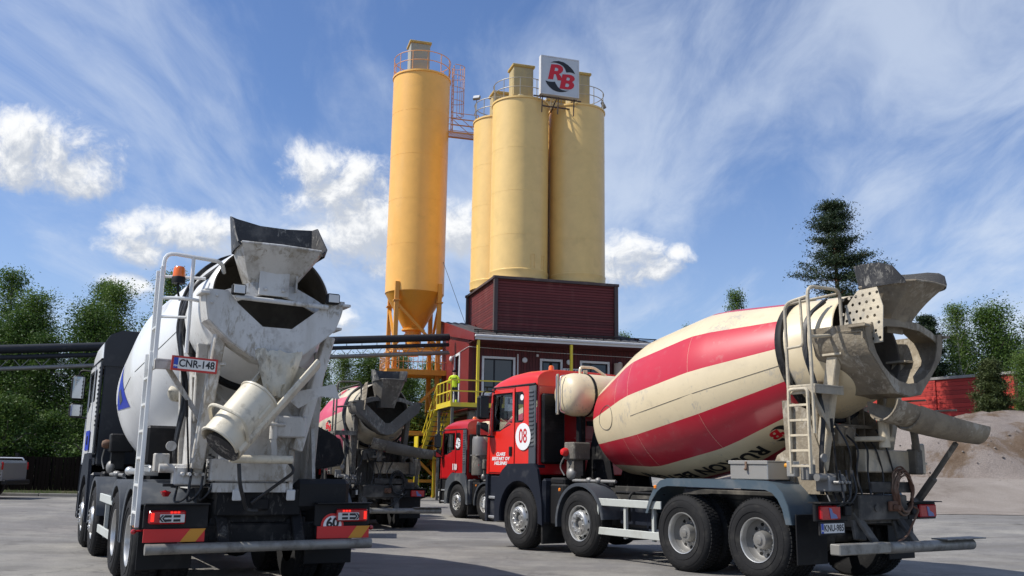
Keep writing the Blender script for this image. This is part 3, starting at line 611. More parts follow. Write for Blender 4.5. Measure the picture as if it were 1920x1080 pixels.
def rear(K, root, D, mats, X4):
    fm, hm, dirty = mats['frame'], mats['hop'], mats['coll']
    A = K == 'A'; dz = .06 if A else 0.
    O4 = V((D.x0, 0, D.z0)) + D.ax() * D.t4; R3 = V((D.x0, 0, D.z0)) + D.ax() * D.t3
    # ---- pedestal with rollers
    B = MB(); zb = R3.z - D.rr
    B.plate([(-.78, 1.14), (.78, 1.14), (.80, 1.45), (.86, zb + .25), (.60, zb + .12), (.32, zb - .12), (-.32, zb - .12), (-.60, zb + .12), (-.86, zb + .25), (-.80, 1.45)], [], .10, (R3.x - .08, 0, 0), (0, -1, 0), (0, 0, 1))
    for s in (1, -1):
        g = [(R3.x - .62, 1.14), (R3.x + .26, 1.14), (R3.x + .30, 1.50), (R3.x + .22, 1.64), (R3.x + .06, 1.72), (R3.x + .02, zb + .05), (R3.x - .06, zb + .22), (R3.x - .3, zb + .12), (R3.x - .52, 1.6)]
        B.plate([(p, q) for p, q in g], [arc((R3.x + .20, 1.52), .045, 0, 360, 12)[:-1]], .04, (0, s * .70 + .02, 0), (1, 0, 0), (0, 0, 1))
        B.cyl((R3.x - .10, s * .56, zb + .06), (R3.x + .10, s * .56, zb + .06), .13, None, 18)
        B.beam((R3.x - .35, s * .66, 1.15), (R3.x - .45, s * .70, zb + .5), .12, .10, bev=.012)
    ped = B.build('pedestal', mats['ped'], root)
    for s in (1, -1):
        B = MB(); B.beam((-.62, s * .66, 1.45) if not A else ((-1.05, .74, 1.36) if s > 0 else (-1.10, -.34, 1.58)), (-.95, s * .70, 2.92 + dz) if not A else (-1.22, s * .62, 2.90), .16, .12, up=(0, 1, 0), bev=.012)
        B.box((-1.18 if A else -.98, s * (.62 if A else .68), 2.93 + dz), (.3, .24, .03), bev=.004); B.build('rear_leg', fm, root)
    # ---- collector trough shaped like a V
    oz = [(.86, 3.28 + dz), (.83, 3.12 + dz), (.78, 2.94 + dz), (.52, 2.68 + dz), (.27, 2.44 + dz), (0, 2.40 + dz), (-.27, 2.44 + dz), (-.52, 2.68 + dz), (-.78, 2.94 + dz), (-.83, 3.12 + dz), (-.86, 3.28 + dz)]
    xr = -1.46 if A else -1.52
    inn = [(.72 * math.cos(PI - PI * k / 12), 3.26 - .70 * math.sin(PI * k / 12)) for k in range(13)]
    if A:
        oz = [(.87, 3.29), (.85, 3.12), (.82, 2.96), (.57, 2.74), (.26, 2.55), (.05, 2.52), (-.15, 2.56), (-.44, 2.79), (-.62, 2.95), (-.68, 3.12), (-.72, 3.29)]
        inn = [(-.52, 3.29), (-.40, 3.16), (-.11, 2.92), (.22, 2.92), (.50, 3.15), (.62, 3.29)]
    if K == 'C':
        oz = [(.90, 3.28), (.88, 3.16), (.84, 3.02), (.50, 2.74), (.16, 2.46), (0, 2.42), (-.16, 2.46), (-.50, 2.74), (-.84, 3.02), (-.88, 3.16), (-.90, 3.28)]
        inn = [(-.70, 3.29), (-.06, 2.72), (.06, 2.72), (.70, 3.29)]
    B = MB(); B.sheet([[(x, y * k, z) for y, z in oz] for x, k in (((-.72, 1.0), (-1.1, 1.0), (xr, .98)) if not A else ((-1.14, .99), (-1.3, 1.0), (xr, .98)))], .025)
    out = [(y * .98, z) for y, z in oz]
    B.plate([(-y, z) for y, z in out] + [(-y, z) for y, z in inn], [], .02, (xr - .012, 0, 0), (0, -1, 0), (0, 0, 1))
    for s in (1, -1): B.box((xr + .06, (oz[0] if s > 0 else oz[-1])[0], 3.24), (.26, .10, .03), bev=.005)
    if A:
        for y, z in ((.74, 3.22), (.79, 3.14), (-.58, 3.22), (-.63, 3.14), (.28, 2.66), (.12, 2.62), (-.04, 2.62), (-.20, 2.67)): B.sph((xr - .02, y, z), (.012, .016, .016), 8, 6)
    col = B.build('collector', dirty, root)
    # arched cross plate over the opening
    B = MB(); zt = O4.z
    cr = [(.80, 3.20), (.62, 3.32), (.38, 3.42), (.12, 3.50), (-.16, 3.43), (-.40, 3.32), (-.62, 3.20)] if A else [(.86, 3.22 + dz), (.62, 3.34 + dz), (.36, 3.42 + dz), (0, 3.44 + dz), (-.36, 3.42 + dz), (-.62, 3.34 + dz), (-.86, 3.22 + dz)]
    if A: B.sheet([[(xr + .18, y, z), (xr + .12, y * .99, z - .17)] for y, z in cr], .02); B.tube([(xr - .05, .55, 3.22), (xr - .05, -.50, 3.20)], .028, 10)
    else: B.sheet([[(-1.1, y, z - .02), (xr + .02, y * 1.0, z - .05)] for y, z in cr], .025); B.sheet([[(xr + .02, y, z - .05), (xr + .02, y, z - .14)] for y, z in cr], .02)
    for s in (1, -1): B.box((-1.25, s * .16, 3.42 + dz), (.25, .02, .22)) 
    B.box((-1.38, .10 if A else 0, 3.38 + dz), (.025, .34, .30), bev=.004)
    if A:
        for s in (1, -1): B.sph((-1.40, .10 + s * .10, 3.30 + dz), (.02, .022, .022), 8, 6)
    B.build('cross_beam', fm if A else hm, root)
    # ---- charging hopper
    ry = .44 if A else .36
    bot = [(-.98, .26), (-.92, 0), (-.98, -.26), (-1.16, -.29), (-1.34, -.24), (-1.38, 0), (-1.34, .24), (-1.16, .29)]
    rim = [(-1.02, .52), (-.98, 0), (-1.02, -.52), (-1.45, -.53), (-1.86, -ry), (-1.98, 0), (-1.86, ry), (-1.45, .53)]
    zr = 3.82; zbt = 3.36 + dz; rows = []
    if K == 'C': zbt = 3.12
    if not A:
        bot = [(x - .12, y) for x, y in bot]; kw = .74 if K == 'C' else .90; rim = [(max(x - .20, -2.0) if x > -1.8 else -1.98 + (.04 if y else 0), y * kw) for x, y in rim]; bot = [(x, y * kw) for x, y in bot]
    if A:
        bot = [(-.95, .33), (-.92, .08), (-.95, -.14), (-1.10, -.16), (-1.25, -.15), (-1.28, .08), (-1.25, .34), (-1.10, .35)]
        rim = [(-1.02, .50), (-.98, .05), (-1.02, -.42), (-1.35, -.43), (-1.62, -.35), (-1.66, .1), (-1.62, .54), (-1.35, .54)]
    for k in range(7):
        t = k / 6; row = []
        for (bx, by), (rx, ry_) in zip(bot, rim): row.append((bx + (rx - bx) * t ** 1.15, by + (ry_ - by) * t, zbt + (zr - zbt) * t + (0.03 * math.sin(PI * t) if bx < -1.3 else 0)))
        row.append(row[0]); rows.append(row)
    B = MB(); B.sheet(rows, .018); last = [V(p) for p in rows[-1]]; B.tube(last[:-1], .014, 6, closed=True)
    hp = B.build('charging_hopper', hm, root, smooth=30)
    fl = [(-1.80, .46, .05), (-1.55, .53, .24), (-1.38, .545, .31), (-1.12, .55, .33), (-1.0, .48, .34), (-.97, .2, .33), (-.97, -.2, .33), (-1.0, -.48, .34), (-1.12, -.55, .33), (-1.38, -.545, .31), (-1.55, -.53, .27), (-1.80, -.46, .20), (-1.88, -.36, .06)]
    if A: fl = [(-1.62, .55, .03), (-1.5, .555, .14), (-1.3, .55, .34), (-1.08, .53, .45), (-1.0, .45, .45), (-.97, .18, .41), (-.97, -.12, .41), (-1.0, -.40, .43), (-1.08, -.44, .44), (-1.25, -.44, .26), (-1.45, -.44, .10), (-1.62, -.37, .03)]
    if not A: fl = [(x - .20 if x > -1.7 else x - .06, y * kw, h * .95) for x, y, h in fl]
    B = MB(); B.sheet([[(x, y, zr - .03 + h * t) if t == 0 else (x + (.0 if x < -1.2 else .05) * t, y * (1 + .07 * t), zr - .03 + h * t) for t in (0, .5, 1)] for x, y, h in fl], .016); B.build('rubber_flap', M['darkconc'], hp, smooth=40)
    # ---- swivel chute
    if not A:
        B = MB(); p0 = V((-1.36, .32, 2.35)); p1 = V((-1.72, -1.20, 2.01)); p = p0.lerp(p1, .26)
        B.sheet(halfpipe(p0, p, .27, .25, deg=176), .02); B.build('chute_head', hm, root)
        B = MB(); B.sheet(halfpipe(p0.lerp(p1, .24) - V((0, 0, .04)), p1, .25, .19, deg=200, sag=.02), .02)
        for t in (.3, .62): 
            q = p0.lerp(p1, t); B.tube([q + V((-.2, -.0, .1)), q + V((.2, .0, .1))], .012)
        ct = B.build('chute', hm, root)
        B = MB(); B.beam((-.86, -1.0, 1.02), (-1.60, -.86, 1.83), .06, .06, bev=.01); B.beam((-.86, -1.0, 1.02), (-1.2, -.93, 1.37), .085, .085, bev=.01); B.cyl((-.9, -1.05, 1.1), (-.9, -.85, 1.0), .05); B.tube(roundpath([(-1.0, -.35, 2.15), (-1.08, -.72, 2.06), (-1.02, -.86, 1.72)], .12), .05, 10); B.box((-.98, -.86, 1.58), (.16, .16, .34), bev=.02); B.build('chute_strut', M['greysteel'], root)
        B = MB(); B.cyl((-1.2, .1, 1.75), (-1.2, .1, 2.1), .07, .07, 14); B.box((-1.05, .1, 1.86), (.4, .3, .06), bev=.01); B.build('chute_pivot', fm, root)
    else:
        q0 = V((-1.44, -.24, 2.64)); q1 = V((-1.78, .63, 1.61)); d = (q1 - q0).normalized(); up = V((-.62, .35, .55)); up = (up - d * up.dot(d)).normalized(); w = d.cross(up)
        B = MB(); B.sheet(halfpipe(q0, q1, .25, .215, openup=up, deg=185), .02)
        B.beam(q0 + w * .24 + up * .02, q1 + w * .215 + up * .02, .03, .05, bev=.006); B.beam(q0 - w * .24 + up * .02, q1 - w * .215 + up * .02, .03, .05, bev=.006); B.build('chute', M['creamA'], root)
        e0 = q0.lerp(q1, .54) + up * .07; e1 = q1 + d * .02 + up * .07
        B = MB(); B.sheet(halfpipe(e0, e1, .215, .205, openup=-up, deg=205), .018)
        for p, r in ((e0, .222), (e1, .212)): 
            hp2 = halfpipe(p, p + d * .001, r, r, openup=-up, deg=205)[0]; B.tube(hp2, .017, 6)
        r2 = e1 - d * .16; B.tube(roundpath([r2 - w * .23 - up * .06, r2 - w * .24 + up * .30 - d * .05, r2 + w * .24 + up * .30 - d * .05, r2 + w * .23 - up * .06], .16, 6), .020, 8)
        for k in range(10): B.box(e0.lerp(e1, .12 + k * .03) - w * .215 + up * .06, (.02, .02, .03))
        B.build('folded_chute', M['creamA'], root)
        B = MB(); c = e1 - up * .10; B.lathe([(-.05, .19), (0, .195), (.004, .001)], c, d, 20); B.build('chute_end_shade', M['darkconc'], root)  # dark disc paints the shade inside the hollow chute end
        # rubber sock under the collector
        rows = []
        rnd = random.Random(5)
        for k, (z, ry2, rx2) in enumerate([(2.66, .26, .02), (2.60, .255, .05), (2.53, .24, .07), (2.46, .22, .08), (2.38, .19, .08), (2.30, .165, .075), (2.22, .14, .06), (2.15, .12, .05)]):
            rows.append([(xr - .03 - rx2 * math.sin(PI * j / 12) + rnd.uniform(-.03, .03), ry2 - 2 * ry2 * j / 12 + .02 + rnd.uniform(-.01, .01), z + rnd.uniform(-.02, .02)) for j in range(13)])
        B = MB(); B.sheet(rows, .012); B.build('rubber_sock', M['creamA'], root, smooth=60)
        B = MB(); B.sheet([[(-1.20, .14, 2.62), (-1.36, .12, 2.60)], [(-1.22, .10, 2.4), (-1.4, .06, 2.38)], [(-1.25, .02, 2.2), (-1.42, -.04, 2.18)], [(-1.25, -.06, 2.05), (-1.42, -.1, 2.05)]], .02); B.build('rubber_strip', M['creamA'], root)
        # tapered white rear funnel and boxes
        B = MB(); B.plate([(.66, 2.60), (.50, 1.95), (.42, 1.46), (-.40, 1.46), (-.58, 1.75), (-.64, 2.62), (-.3, 2.45), (.3, 2.45)][::-1], [], .02, (-1.02, 0, 0), (0, 1, 0), (0, 0, 1)) if False else B.plate([(-.50, 1.70), (-.2, 2.0), (.05, 2.12), (.34, 2.20), (.50, 2.10), (.47, 1.85), (.28, 1.46), (-.50, 1.46)], [], .02, (-1.02, 0, 0), (0, -1, 0), (0, 0, 1))
        B.box((-1.14, -.24, 1.84), (.20, .34, .24), bev=.015); B.cyl((-1.22, -.04, 1.70), (-1.22, -.04, 2.02), .045, None, 12); B.cyl((-1.26, .04, 1.86), (-1.26, -.16, 1.86), .02); B.beam((-1.22, -.04, 1.72), (-1.22, -.06, 1.5), .06, .05)
        B.plate([(.1, 2.2), (.72, 2.35), (.78, 2.18), (.55, 2.2), (.3, 2.05)], [], .02, (-1.25, 0, 0), (0, -1, 0), (0, 0, 1)); B.build('rear_panel', fm, root)
        B = MB(); B.cyl((-1.42, .44, 1.47), (-1.40, -.22, 1.47), .045, None, 14); B.cyl((-1.42, .47, 1.47), (-1.42, .36, 1.47), .03); B.build('hydraulic_cylinder', M['creamA'], root)
        B = MB(); B.box((-1.0, .14, 1.35), (.28, .92, .24), bev=.012); B.box((-1.06, -.30, 1.34), (.12, .05, .5), bev=.01); B.box((-1.0, .14, 1.16), (.22, .84, .10)); B.build('sub_beam', fm, root)
    # ---- ladder, platform and rails
    lm = mats['ladder']
    B = MB()
    if A: ladder(B, -.62, -.96, 1.285, .74, 2.62, .29); ladder(B, -.66, -.98, 1.25, 2.45, 3.58, .9)
    else:
        ladder(B, -.68, -.98, 1.30, 1.40, 2.36, .19); B.tube(roundpath([(-.68, 1.30, 2.34), (-.68, 1.30, 2.46), (-.98, 1.30, 2.46), (-.98, 1.30, 2.34)], .1), .022, 8)
        for x in (-.64, -1.02): B.tube([(x, 1.25, 1.9), (x, 1.25, 2.6)], .022, 8)
    ld = B.build('ladder', lm, root)
    B = MB()
    if A:
        B.tube(roundpath([(-.96, 1.25, 2.5), (-.97, 1.24, 3.74), (-.99, .62, 3.70), (-.86, .56, 3.60)], .12), .024, 8); B.tube(roundpath([(-.66, 1.25, 3.52), (-.8, .75, 3.52)], .1), .018, 8)
        B.tube([(-.98, .93, 3.72), (-1.0, .93, 2.62)], .022, 8); B.tube(roundpath([(-.98, 1.24, 3.22), (-1.1, 1.0, 3.22), (-1.02, .68, 3.2)], .12), .02, 8); B.tube([(-.66, 1.24, 3.05), (-.8, .93, 3.05)], .016, 8)
    else:
        B.tube(roundpath([(-.64, 1.25, 2.45), (-.62, 1.24, 3.60), (-.98, 1.20, 3.66)], .12), .022, 8); B.tube(roundpath([(-.86, 1.22, 3.64), (-.88, 1.22, 3.02), (-.62, 1.24, 3.0)], .06), .018, 8)
        B.tube(roundpath([(-1.02, 1.25, 2.45), (-1.0, 1.24, 3.78), (-1.02, .62, 3.80), (-1.02, .60, 3.2), (-1.0, 1.24, 3.12)], .12), .024, 8)
        B.tube([(-.62, 1.22, 3.58), (-1.0, .66, 3.74)], .018, 8)
    B.build('handrail', lm, root)
    B = MB(); pz = 2.52 if A else 2.50
    B.box((-.86, .98, pz), (.42, .56, .035), bev=.005); B.box((-1.06, .98, pz - .05), (.02, .56, .10), bev=.004); B.box((-.86, 1.25, pz - .05), (.42, .02, .10), bev=.004); B.beam((-.86, .7, 1.9), (-.86, 1.1, pz - .05), .05, .05); B.build('platform', fm, root)
    # ---- hoses
    B = MB(); rnd = random.Random(ord(K))
    for k in range(4):
        o = rnd.uniform(-.04, .04)
        B.tube(roundpath([(-.72 + o, .58 + o, 3.72 - .02 * k), (-.62 + o, .86, 3.45), (-.66 + o, .98 + o, 3.0), (-.78 + o, .95, 2.62), (-.86, .86 + o, 2.2), (-.84 + o, .95, 1.6), (-.8, .9 + o, 1.15)], .3, 6), .019, 8)
    for k in range(3):
        y = .5 + .13 * k; B.tube(roundpath([(-.98, y, 1.45), (-1.08, y + .05, 1.15 - .05 * k), (-1.0, y + .18, .98), (-.85, y + .12, 1.2)], .2, 5), .014, 7)
    B.build('hose', M['hose'], root)
    # ---- valves and cabinet by the ladder
    B = MB(); B.box((-.86, .78, 1.28), (.22, .34, .20), bev=.015); B.box((-.74, 1.06, 1.42), (.12, .16, .2), bev=.01)
    for k in range(4): B.cyl((-.98, .66 + .07 * k, 1.30), (-1.06, .66 + .07 * k, 1.30), .025, .018, 10)
    B.cyl((-.9, 1.1, 1.36), (-.9, .62, 1.36), .05, None, 12); B.cyl((-.93, 1.0, 1.60), (-.955, 1.0, 1.60), .055, None, 16); B.build('valve_block', M['rimdull'] if not A else fm, root)
    B = MB(); B.tube([(-.98, .80, 1.30), (-1.0, .88, 2.05)], .012, 6); B.cyl((-.998, .872, 1.92), (-1.0, .89, 2.1), .02, .02, 8); B.build('control_lever', M['black'], root)
    # ---- rear of the chassis: cross member, lamps, plates, bumper tube
    B = MB()
    if A: B.box((-.98, .02, 1.00), (.14, .94, .30), bev=.015); B.box((-.93, 0, 1.18), (.05, 2.1, .03)); B.box((-1.06, .02, .98), (.06, .2, .14), bev=.02); B.box((-.95, 0, .62), (.1, 1.7, .3), bev=.02)
    else: B.box((-.98, -.05, .98), (.10, 1.02, .32), bev=.015); B.cyl((-1.05, .12, .98), (-1.02, .12, .98), .045, None, 14); B.box((-.98, -.3, 1.24), (.06, .9, .14), bev=.01)
    B.build('cross_member', mats['chassis'], root)
    bx = -1.22; B = MB()
    if A: B.tube([(bx, 1.22, .53), (bx, -1.25, .54)], .055, 16); B.tube([(bx, 1.222, .53), (bx, 1.17, .53)], .057, 16)
    else: B.tube([(bx - .04, .3, .50), (bx - .04, -1.60, .49)], .072, 16); B.box((bx - .04, .78, .51), (.15, 1.0, .13), bev=.012); B.box((bx - .05, -1.3, .575), (.24, .9, .018), bev=.004)
    bu = B.build('bumper', M['steel'], root)
    for y in (.42, -.42):
        B = MB(); B.beam((-.92, y, .92), (bx, y * .98, .54), .05, .12, up=(0, 1, 0), bev=.01); B.beam((-.95, y, .82), (-1.0, y * 1.05, .58), .05, .22, up=(0, 1, 0), bev=.01); B.build('bumper_strut', mats['chassis'], root)
    lx = -1.16 if A else -.98
    for s in (1, -1):
        yc = s * 1.02 if A else s * 1.02
        B = MB()
        if A: B.box((lx + .03, s * .92, .86), (.035, .66, .24), bev=.006); B.box((lx + .0, s * .92, .99), (.16, .66, .012)); B.box((lx + .03, s * .92, .70), (.03, .62, .16))
        else: B.box((lx + .02, s * .95, .93), (.05, .62, .22), bev=.01); B.box((lx - .0, s * .95, 1.05), (.2, .64, .014)); B.box((lx - .04, s * .70, .95), (.06, .12, .13), bev=.012)
        br = B.build('lamp_bracket', M['black'], root)
        B = MB(); B.box((lx - .02, yc, .855 if A else .93), (.07, .37, .14 if A else .17), bev=.015); B.build('tail_lamp', M['lampred'], root)
        if A:
            q = .855; B = MB(); B.box((lx - .056, yc - s * .05, q - .012), (.012, .25, .085), bev=.004); B.build('clear_lens', M['lampclear'], br)
            B = MB()
            for g in range(2):
                for h in range(2): B.box((lx - .063, yc - s * (.005 + .09 * g), q - .032 + .042 * h), (.008, .07, .024), bev=.002)
            for g in range(2):
                B.plate([(0, -.035), (.02, -.035), (-.012, 0), (.02, .035), (0, .035), (-.03, 0)] if s > 0 else [(0, -.035), (-.02, -.035), (.012, 0), (-.02, .035), (0, .035), (.03, 0)], [], .004, (lx - .065, yc + s * (.075 - .03 * g) - s * .02, q - .012), (0, -1, 0), (0, 0, 1))
            B.build('lamp_segment', M['ink'], br)
            B = MB(); B.box((lx - .058, yc + s * .15, q), (.008, .035, .09), bev=.003); B.build('brake_light', M['redlamp'], br)
            B = MB()
            for g in range(3): B.box((lx - .058, yc - s * (.04 + .035 * g), q + .050), (.008, .028, .022), bev=.003)
            B.build('brake_light', M['redlamp'], br)
            B = MB(); B.box((lx, s * .93, .665), (.02, .62, .135)); bd = B.build('marker_board', M['warnred'], root)
            B = MB(); B.plate([(-.06, -.0675), (.10, -.0675), (.20, .0675), (.04, .0675)], [], .004, (lx - .013, s * .93 - .12, .665), (0, -1, 0), (0, 0, 1)); B.build('amber_stripe', M['warnyel'], bd)
            B = MB(); B.tube([(-.95, s * 1.1, .72), (-1.0, s * 1.33, .70)], .012, 6); B.sph((-1.02, s * 1.32, .70), (.02, .028, .028)); B.build('side_marker', M['lampred'], root)
            B = MB(); B.box((-.6, s * 1.262, .76), (.06, .03, .09), bev=.01); B.build('marker_lamp', M['orangelens'], root)
        else:
            B = MB(); B.plate([(-.02, -.07), (.11, -.07), (.09, -.03), (.02, .0), (0, .05), (-.05, .06)], [], .005, (lx - .062, yc, .93), (0, -1, 0), (0, 0, 1)); B.build('painted_lamp_sheen', M['bluesheen'], br)  # flat blue patch paints a reflection on the tail lamp
        B = MB(); B.box((lx + .02, s * (.30 if A else .62), 1.08 if A else .95), (.03, .10, .12), bev=.01); B.build('reverse_lamp', M['lampclear'], root)
    if A:
        # round speed disc, half hidden by the marker board
        B = MB(); B.lathe([(0, .001), (0, .135), (.008, .135), (.008, .001)], (lx + .012, -.80, .74), (-1, 0, 0), 32); dsc = B.build('speed_disc', M['warnred'], root)
        B = MB(); B.lathe([(0, .001), (0, .108), (.004, .108), (.004, .001)], (lx + .0035, -.80, .74), (-1, 0, 0), 32); B.build('disc_face', M['inkwhite'], dsc)
        B = MB(); flatwrite(B, '60', (lx - .002, -.80, .765), (0, -1, 0), (0, 0, 1), size=.15, bold=.006); B.build('lettering', M['ink'], dsc, smooth=0)
        plate_board(root, (-1.28, .88, 2.47), (0, -1, -.04), (.0, -.04, 1), 'CNR-148', True); B = MB(); B.box((-1.2, .80, 2.50), (.14, .5, .03)); B.build('plate_bracket', fm, root)
        for y in (.52, -.55):
            B = MB(); B.box((-1.52, y, 3.24 + dz), (.09, .15, .12), bev=.015); wl = B.build('work_lamp', M['black'], root)
            B = MB(); B.box((-1.567, y, 3.24 + dz), (.008, .12, .09), bev=.003); B.build('lens', M['lampclear'], wl)
        B = MB(); B.tube(roundpath([(-1.02, 1.05, 3.2), (-1.02, 1.08, 3.3), (-1.02, 1.08, 3.42)], .04), .014, 6); B.build('beacon_stalk', M['black'], root)
        beacon(root, (-1.02, 1.08, 3.42), r=.075, h=.17)
        B = MB(); B.box((.30, .88, 1.62), (.62, .50, .46), bev=.03); B.build('battery_case', M['black'], root)
        B = MB(); B.box((.30, .84, 1.34), (.8, .5, .07), bev=.01); B.box((1.2, .80, 1.5), (.5, .3, .3), bev=.02); B.tube([(1.9, 1.05, 1.30), (.35, 1.05, 1.30), (.33, .92, 1.30)], .04, 10); B.sph((1.95, 1.05, 1.3), (.1, .06, .06)); B.build('pipe_rack', M['chrome'], root)
        B = MB(); B.lathe([(0, .001), (0, .11), (.09, .12), (.12, .10), (.2, .001)], (.55, .70, 2.28), (-.5, .8, .1), 18); B.box((.35, .6, 2.0), (.2, .2, .5), bev=.03); B.build('water_filter', M['creamA'], root)
        B = MB(); B.tube(roundpath([(-1.38, -.18, 1.45), (-1.45, -.25, 1.35), (-1.32, .18, 1.0)], .1), .018, 7); B.tube(roundpath([(-1.4, .36, 1.42), (-1.42, .34, 1.2), (-1.28, .22, .92), (-1.3, .1, .92)], .08), .022, 7)
        B.build('hydraulic_hose', M['hose'], root); B = MB(); B.tube([(-1.0 + .035 * math.cos(k * .8), .57 + .035 * math.sin(k * .8), 1.52 - k * .006) for k in range(60)], .008, 5); B.build('coiled_cable', M['hose'], root)
        B = MB(); B.box((-1.0, -.70, 1.08), (.12, .66, .36), bev=.10); B.build('rear_mudguard', M['black'], root)
        B = MB(); B.lathe([(0, .03), (.05, .06), (.07, .001)], (-.96, 1.02, 1.06), (0, 0, 1), 12); B.build('coupling_cap', M['lampred'], root)
    else:
        plate_board(root, (lx - .02, .97, .74), (0, -1, 0), (0, 0, 1), 'KNU-985' if K == 'B' else ' ', False) if K == 'B' else None
        # box beam with a coiled hose hung on it
        B = MB(); B.box((-.86, -.42, 1.58), (.16, 1.12, .30), bev=.015); B.box((-.96, -.98, 1.62), (.12, .16, .42), bev=.02); B.box((-.92, -.98, 1.56), (.2, .2, .03)); B.build('box_beam', fm if K == 'B' else M['concsteel'], root)
        B = MB(); rnd = random.Random(3)
        for k in range(6):
            r = .27 - .012 * k; B.tube([(-1.02 - .012 * k + rnd.uniform(-.01, .01), -.46 + (r + .02 * math.sin(3 * a + k)) * math.sin(a) * .8, 1.20 - .02 * (k % 3) + (r * 1.15) * math.cos(a)) for a in [2 * PI * j / 28 for j in range(28)]], .013, 6, closed=True)
        B.tube(roundpath([(-1.05, -.62, 1.0), (-1.1, -.70, .95), (-1.2, -.25, .62), (-1.25, .15, .52)], .1), .014, 6); B.build('coiled_hose', M['rust'] if K == 'B' else M['hose'], root)
        # ribs, bolts, pipes and loose cables round the pedestal
        rnd = random.Random(11 + ord(K)); B = MB()
        for y in (-.5, -.18, .2, .5): B.box((R3.x - .22, y, 1.75), (.10, .025, 1.1), bev=.004)
        B.box((R3.x - .24, 0, 2.05), (.12, 1.3, .05), bev=.006); B.box((-.62, .25, 1.9), (.3, .36, .26), bev=.03); B.cyl((-.80, .25, 1.92), (-.62, .25, 1.92), .10, .09, 16); B.build('pedestal_rib', mats['ped'], root)
        B = MB()
        for k in range(5):
            y = .55 - .22 * k; B.tube(roundpath([(-.78, y, 2.0 + rnd.uniform(-.1, .1)), (-.98, y + rnd.uniform(-.1, .1), 1.75), (-.92, y + rnd.uniform(-.2, .2), 1.4), (-1.02, y + rnd.uniform(-.1, .1), 1.1), (-.9, y, .95)], .2, 5), .013, 6)
        B.build('loose_cable', M['hose'], root)
        B = MB()
        B.box((-1.06, -.2, 1.0), (.05, .18, .13), bev=.015); B.cyl((-1.10, -.2, .98), (-1.16, -.2, .98), .05, .035, 12); B.build('trailer_socket', M['rust'], root)
        # perforated shield beside the hopper
        B = MB(); holes = []; W_, H_ = .62, .72
        for i in range(6):
            for j in range(7):
                cx = -.26 + i * .105 + (.05 if j % 2 else 0); cz = -.30 + j * .10
                if cx < .28: holes.append([(cx + .022 * math.cos(q * PI / 4), cz + .022 * math.sin(q * PI / 4)) for q in range(8)])
        B.plate([(-.32, -.36), (.30, -.36), (.34, .10), (.27, .37), (-.02, .38), (-.20, .2)], holes, .012, (-1.32, .62, 3.38), (-1, 0, .06), (.08, -.10, 1)); B.build('perforated_shield', M['dirtycream'] if K == 'B' else M['concsteel'], root)
        if K == 'B':
            B = MB(); B.box((.10, 1.02, 1.43), (.66, .44, .235), bev=.01); bx_ = B.build('tool_box', M['stainless'], root)
            B = MB(); B.box((.10, 1.02, 1.553), (.69, .47, .018), bev=.004); B.box((.10, 1.252, 1.538), (.69, .012, .045), bev=.003); B.build('lid', M['stainless'], bx_)
            B = MB(); B.box((.12, 1.262, 1.49), (.035, .02, .12), bev=.005); B.sph((.12, 1.275, 1.45), .02); B.build('latch', M['rust'], bx_)
            B = MB(); B.box((-.60, 1.18, 1.46), (.12, .12, .20), bev=.01); sw = B.build('switch_box', M['stainless'], root); B = MB(); B.cyl((-.50, 1.20, 1.50), (-.55, 1.20, 1.50), .032, None, 12); B.build('switch', M['warnyel'], sw)
    # spare chutes beside the pedestal on the dusty truck
    if K == 'C':
        B = MB(); B.sheet(halfpipe((-.5, -.98, 1.62), (.9, -.98, 1.66), .26, .24, deg=330, n=20), .02); B.build('spare_chute', M['greysteel'], root)
# ------------------------------------------------------------------ camera
F_PX, PITCH, ROLL, EYE = 1740.29, .190733, .015105, 1.42679
cp, sp, cr, sr = math.cos(PITCH), math.sin(PITCH), math.cos(ROLL), math.sin(ROLL)
FW = V((0, cp, sp)); U0 = V((0, -sp, cp)); R0 = V((1, 0, 0)); RT = R0 * cr + U0 * sr; UP = U0 * cr - R0 * sr
cam_d = bpy.data.cameras.new('camera'); cam = bpy.data.objects.new('camera', cam_d); C.objects.link(cam); sc.camera = cam
m = MX((RT, UP, -FW)).transposed().to_4x4(); m.translation = V((0, 0, EYE)); cam.matrix_world = m
cam_d.lens = F_PX / 1920 * 36; cam_d.sensor_width = 36; cam_d.clip_end = 3000; cam_d.clip_start = .1

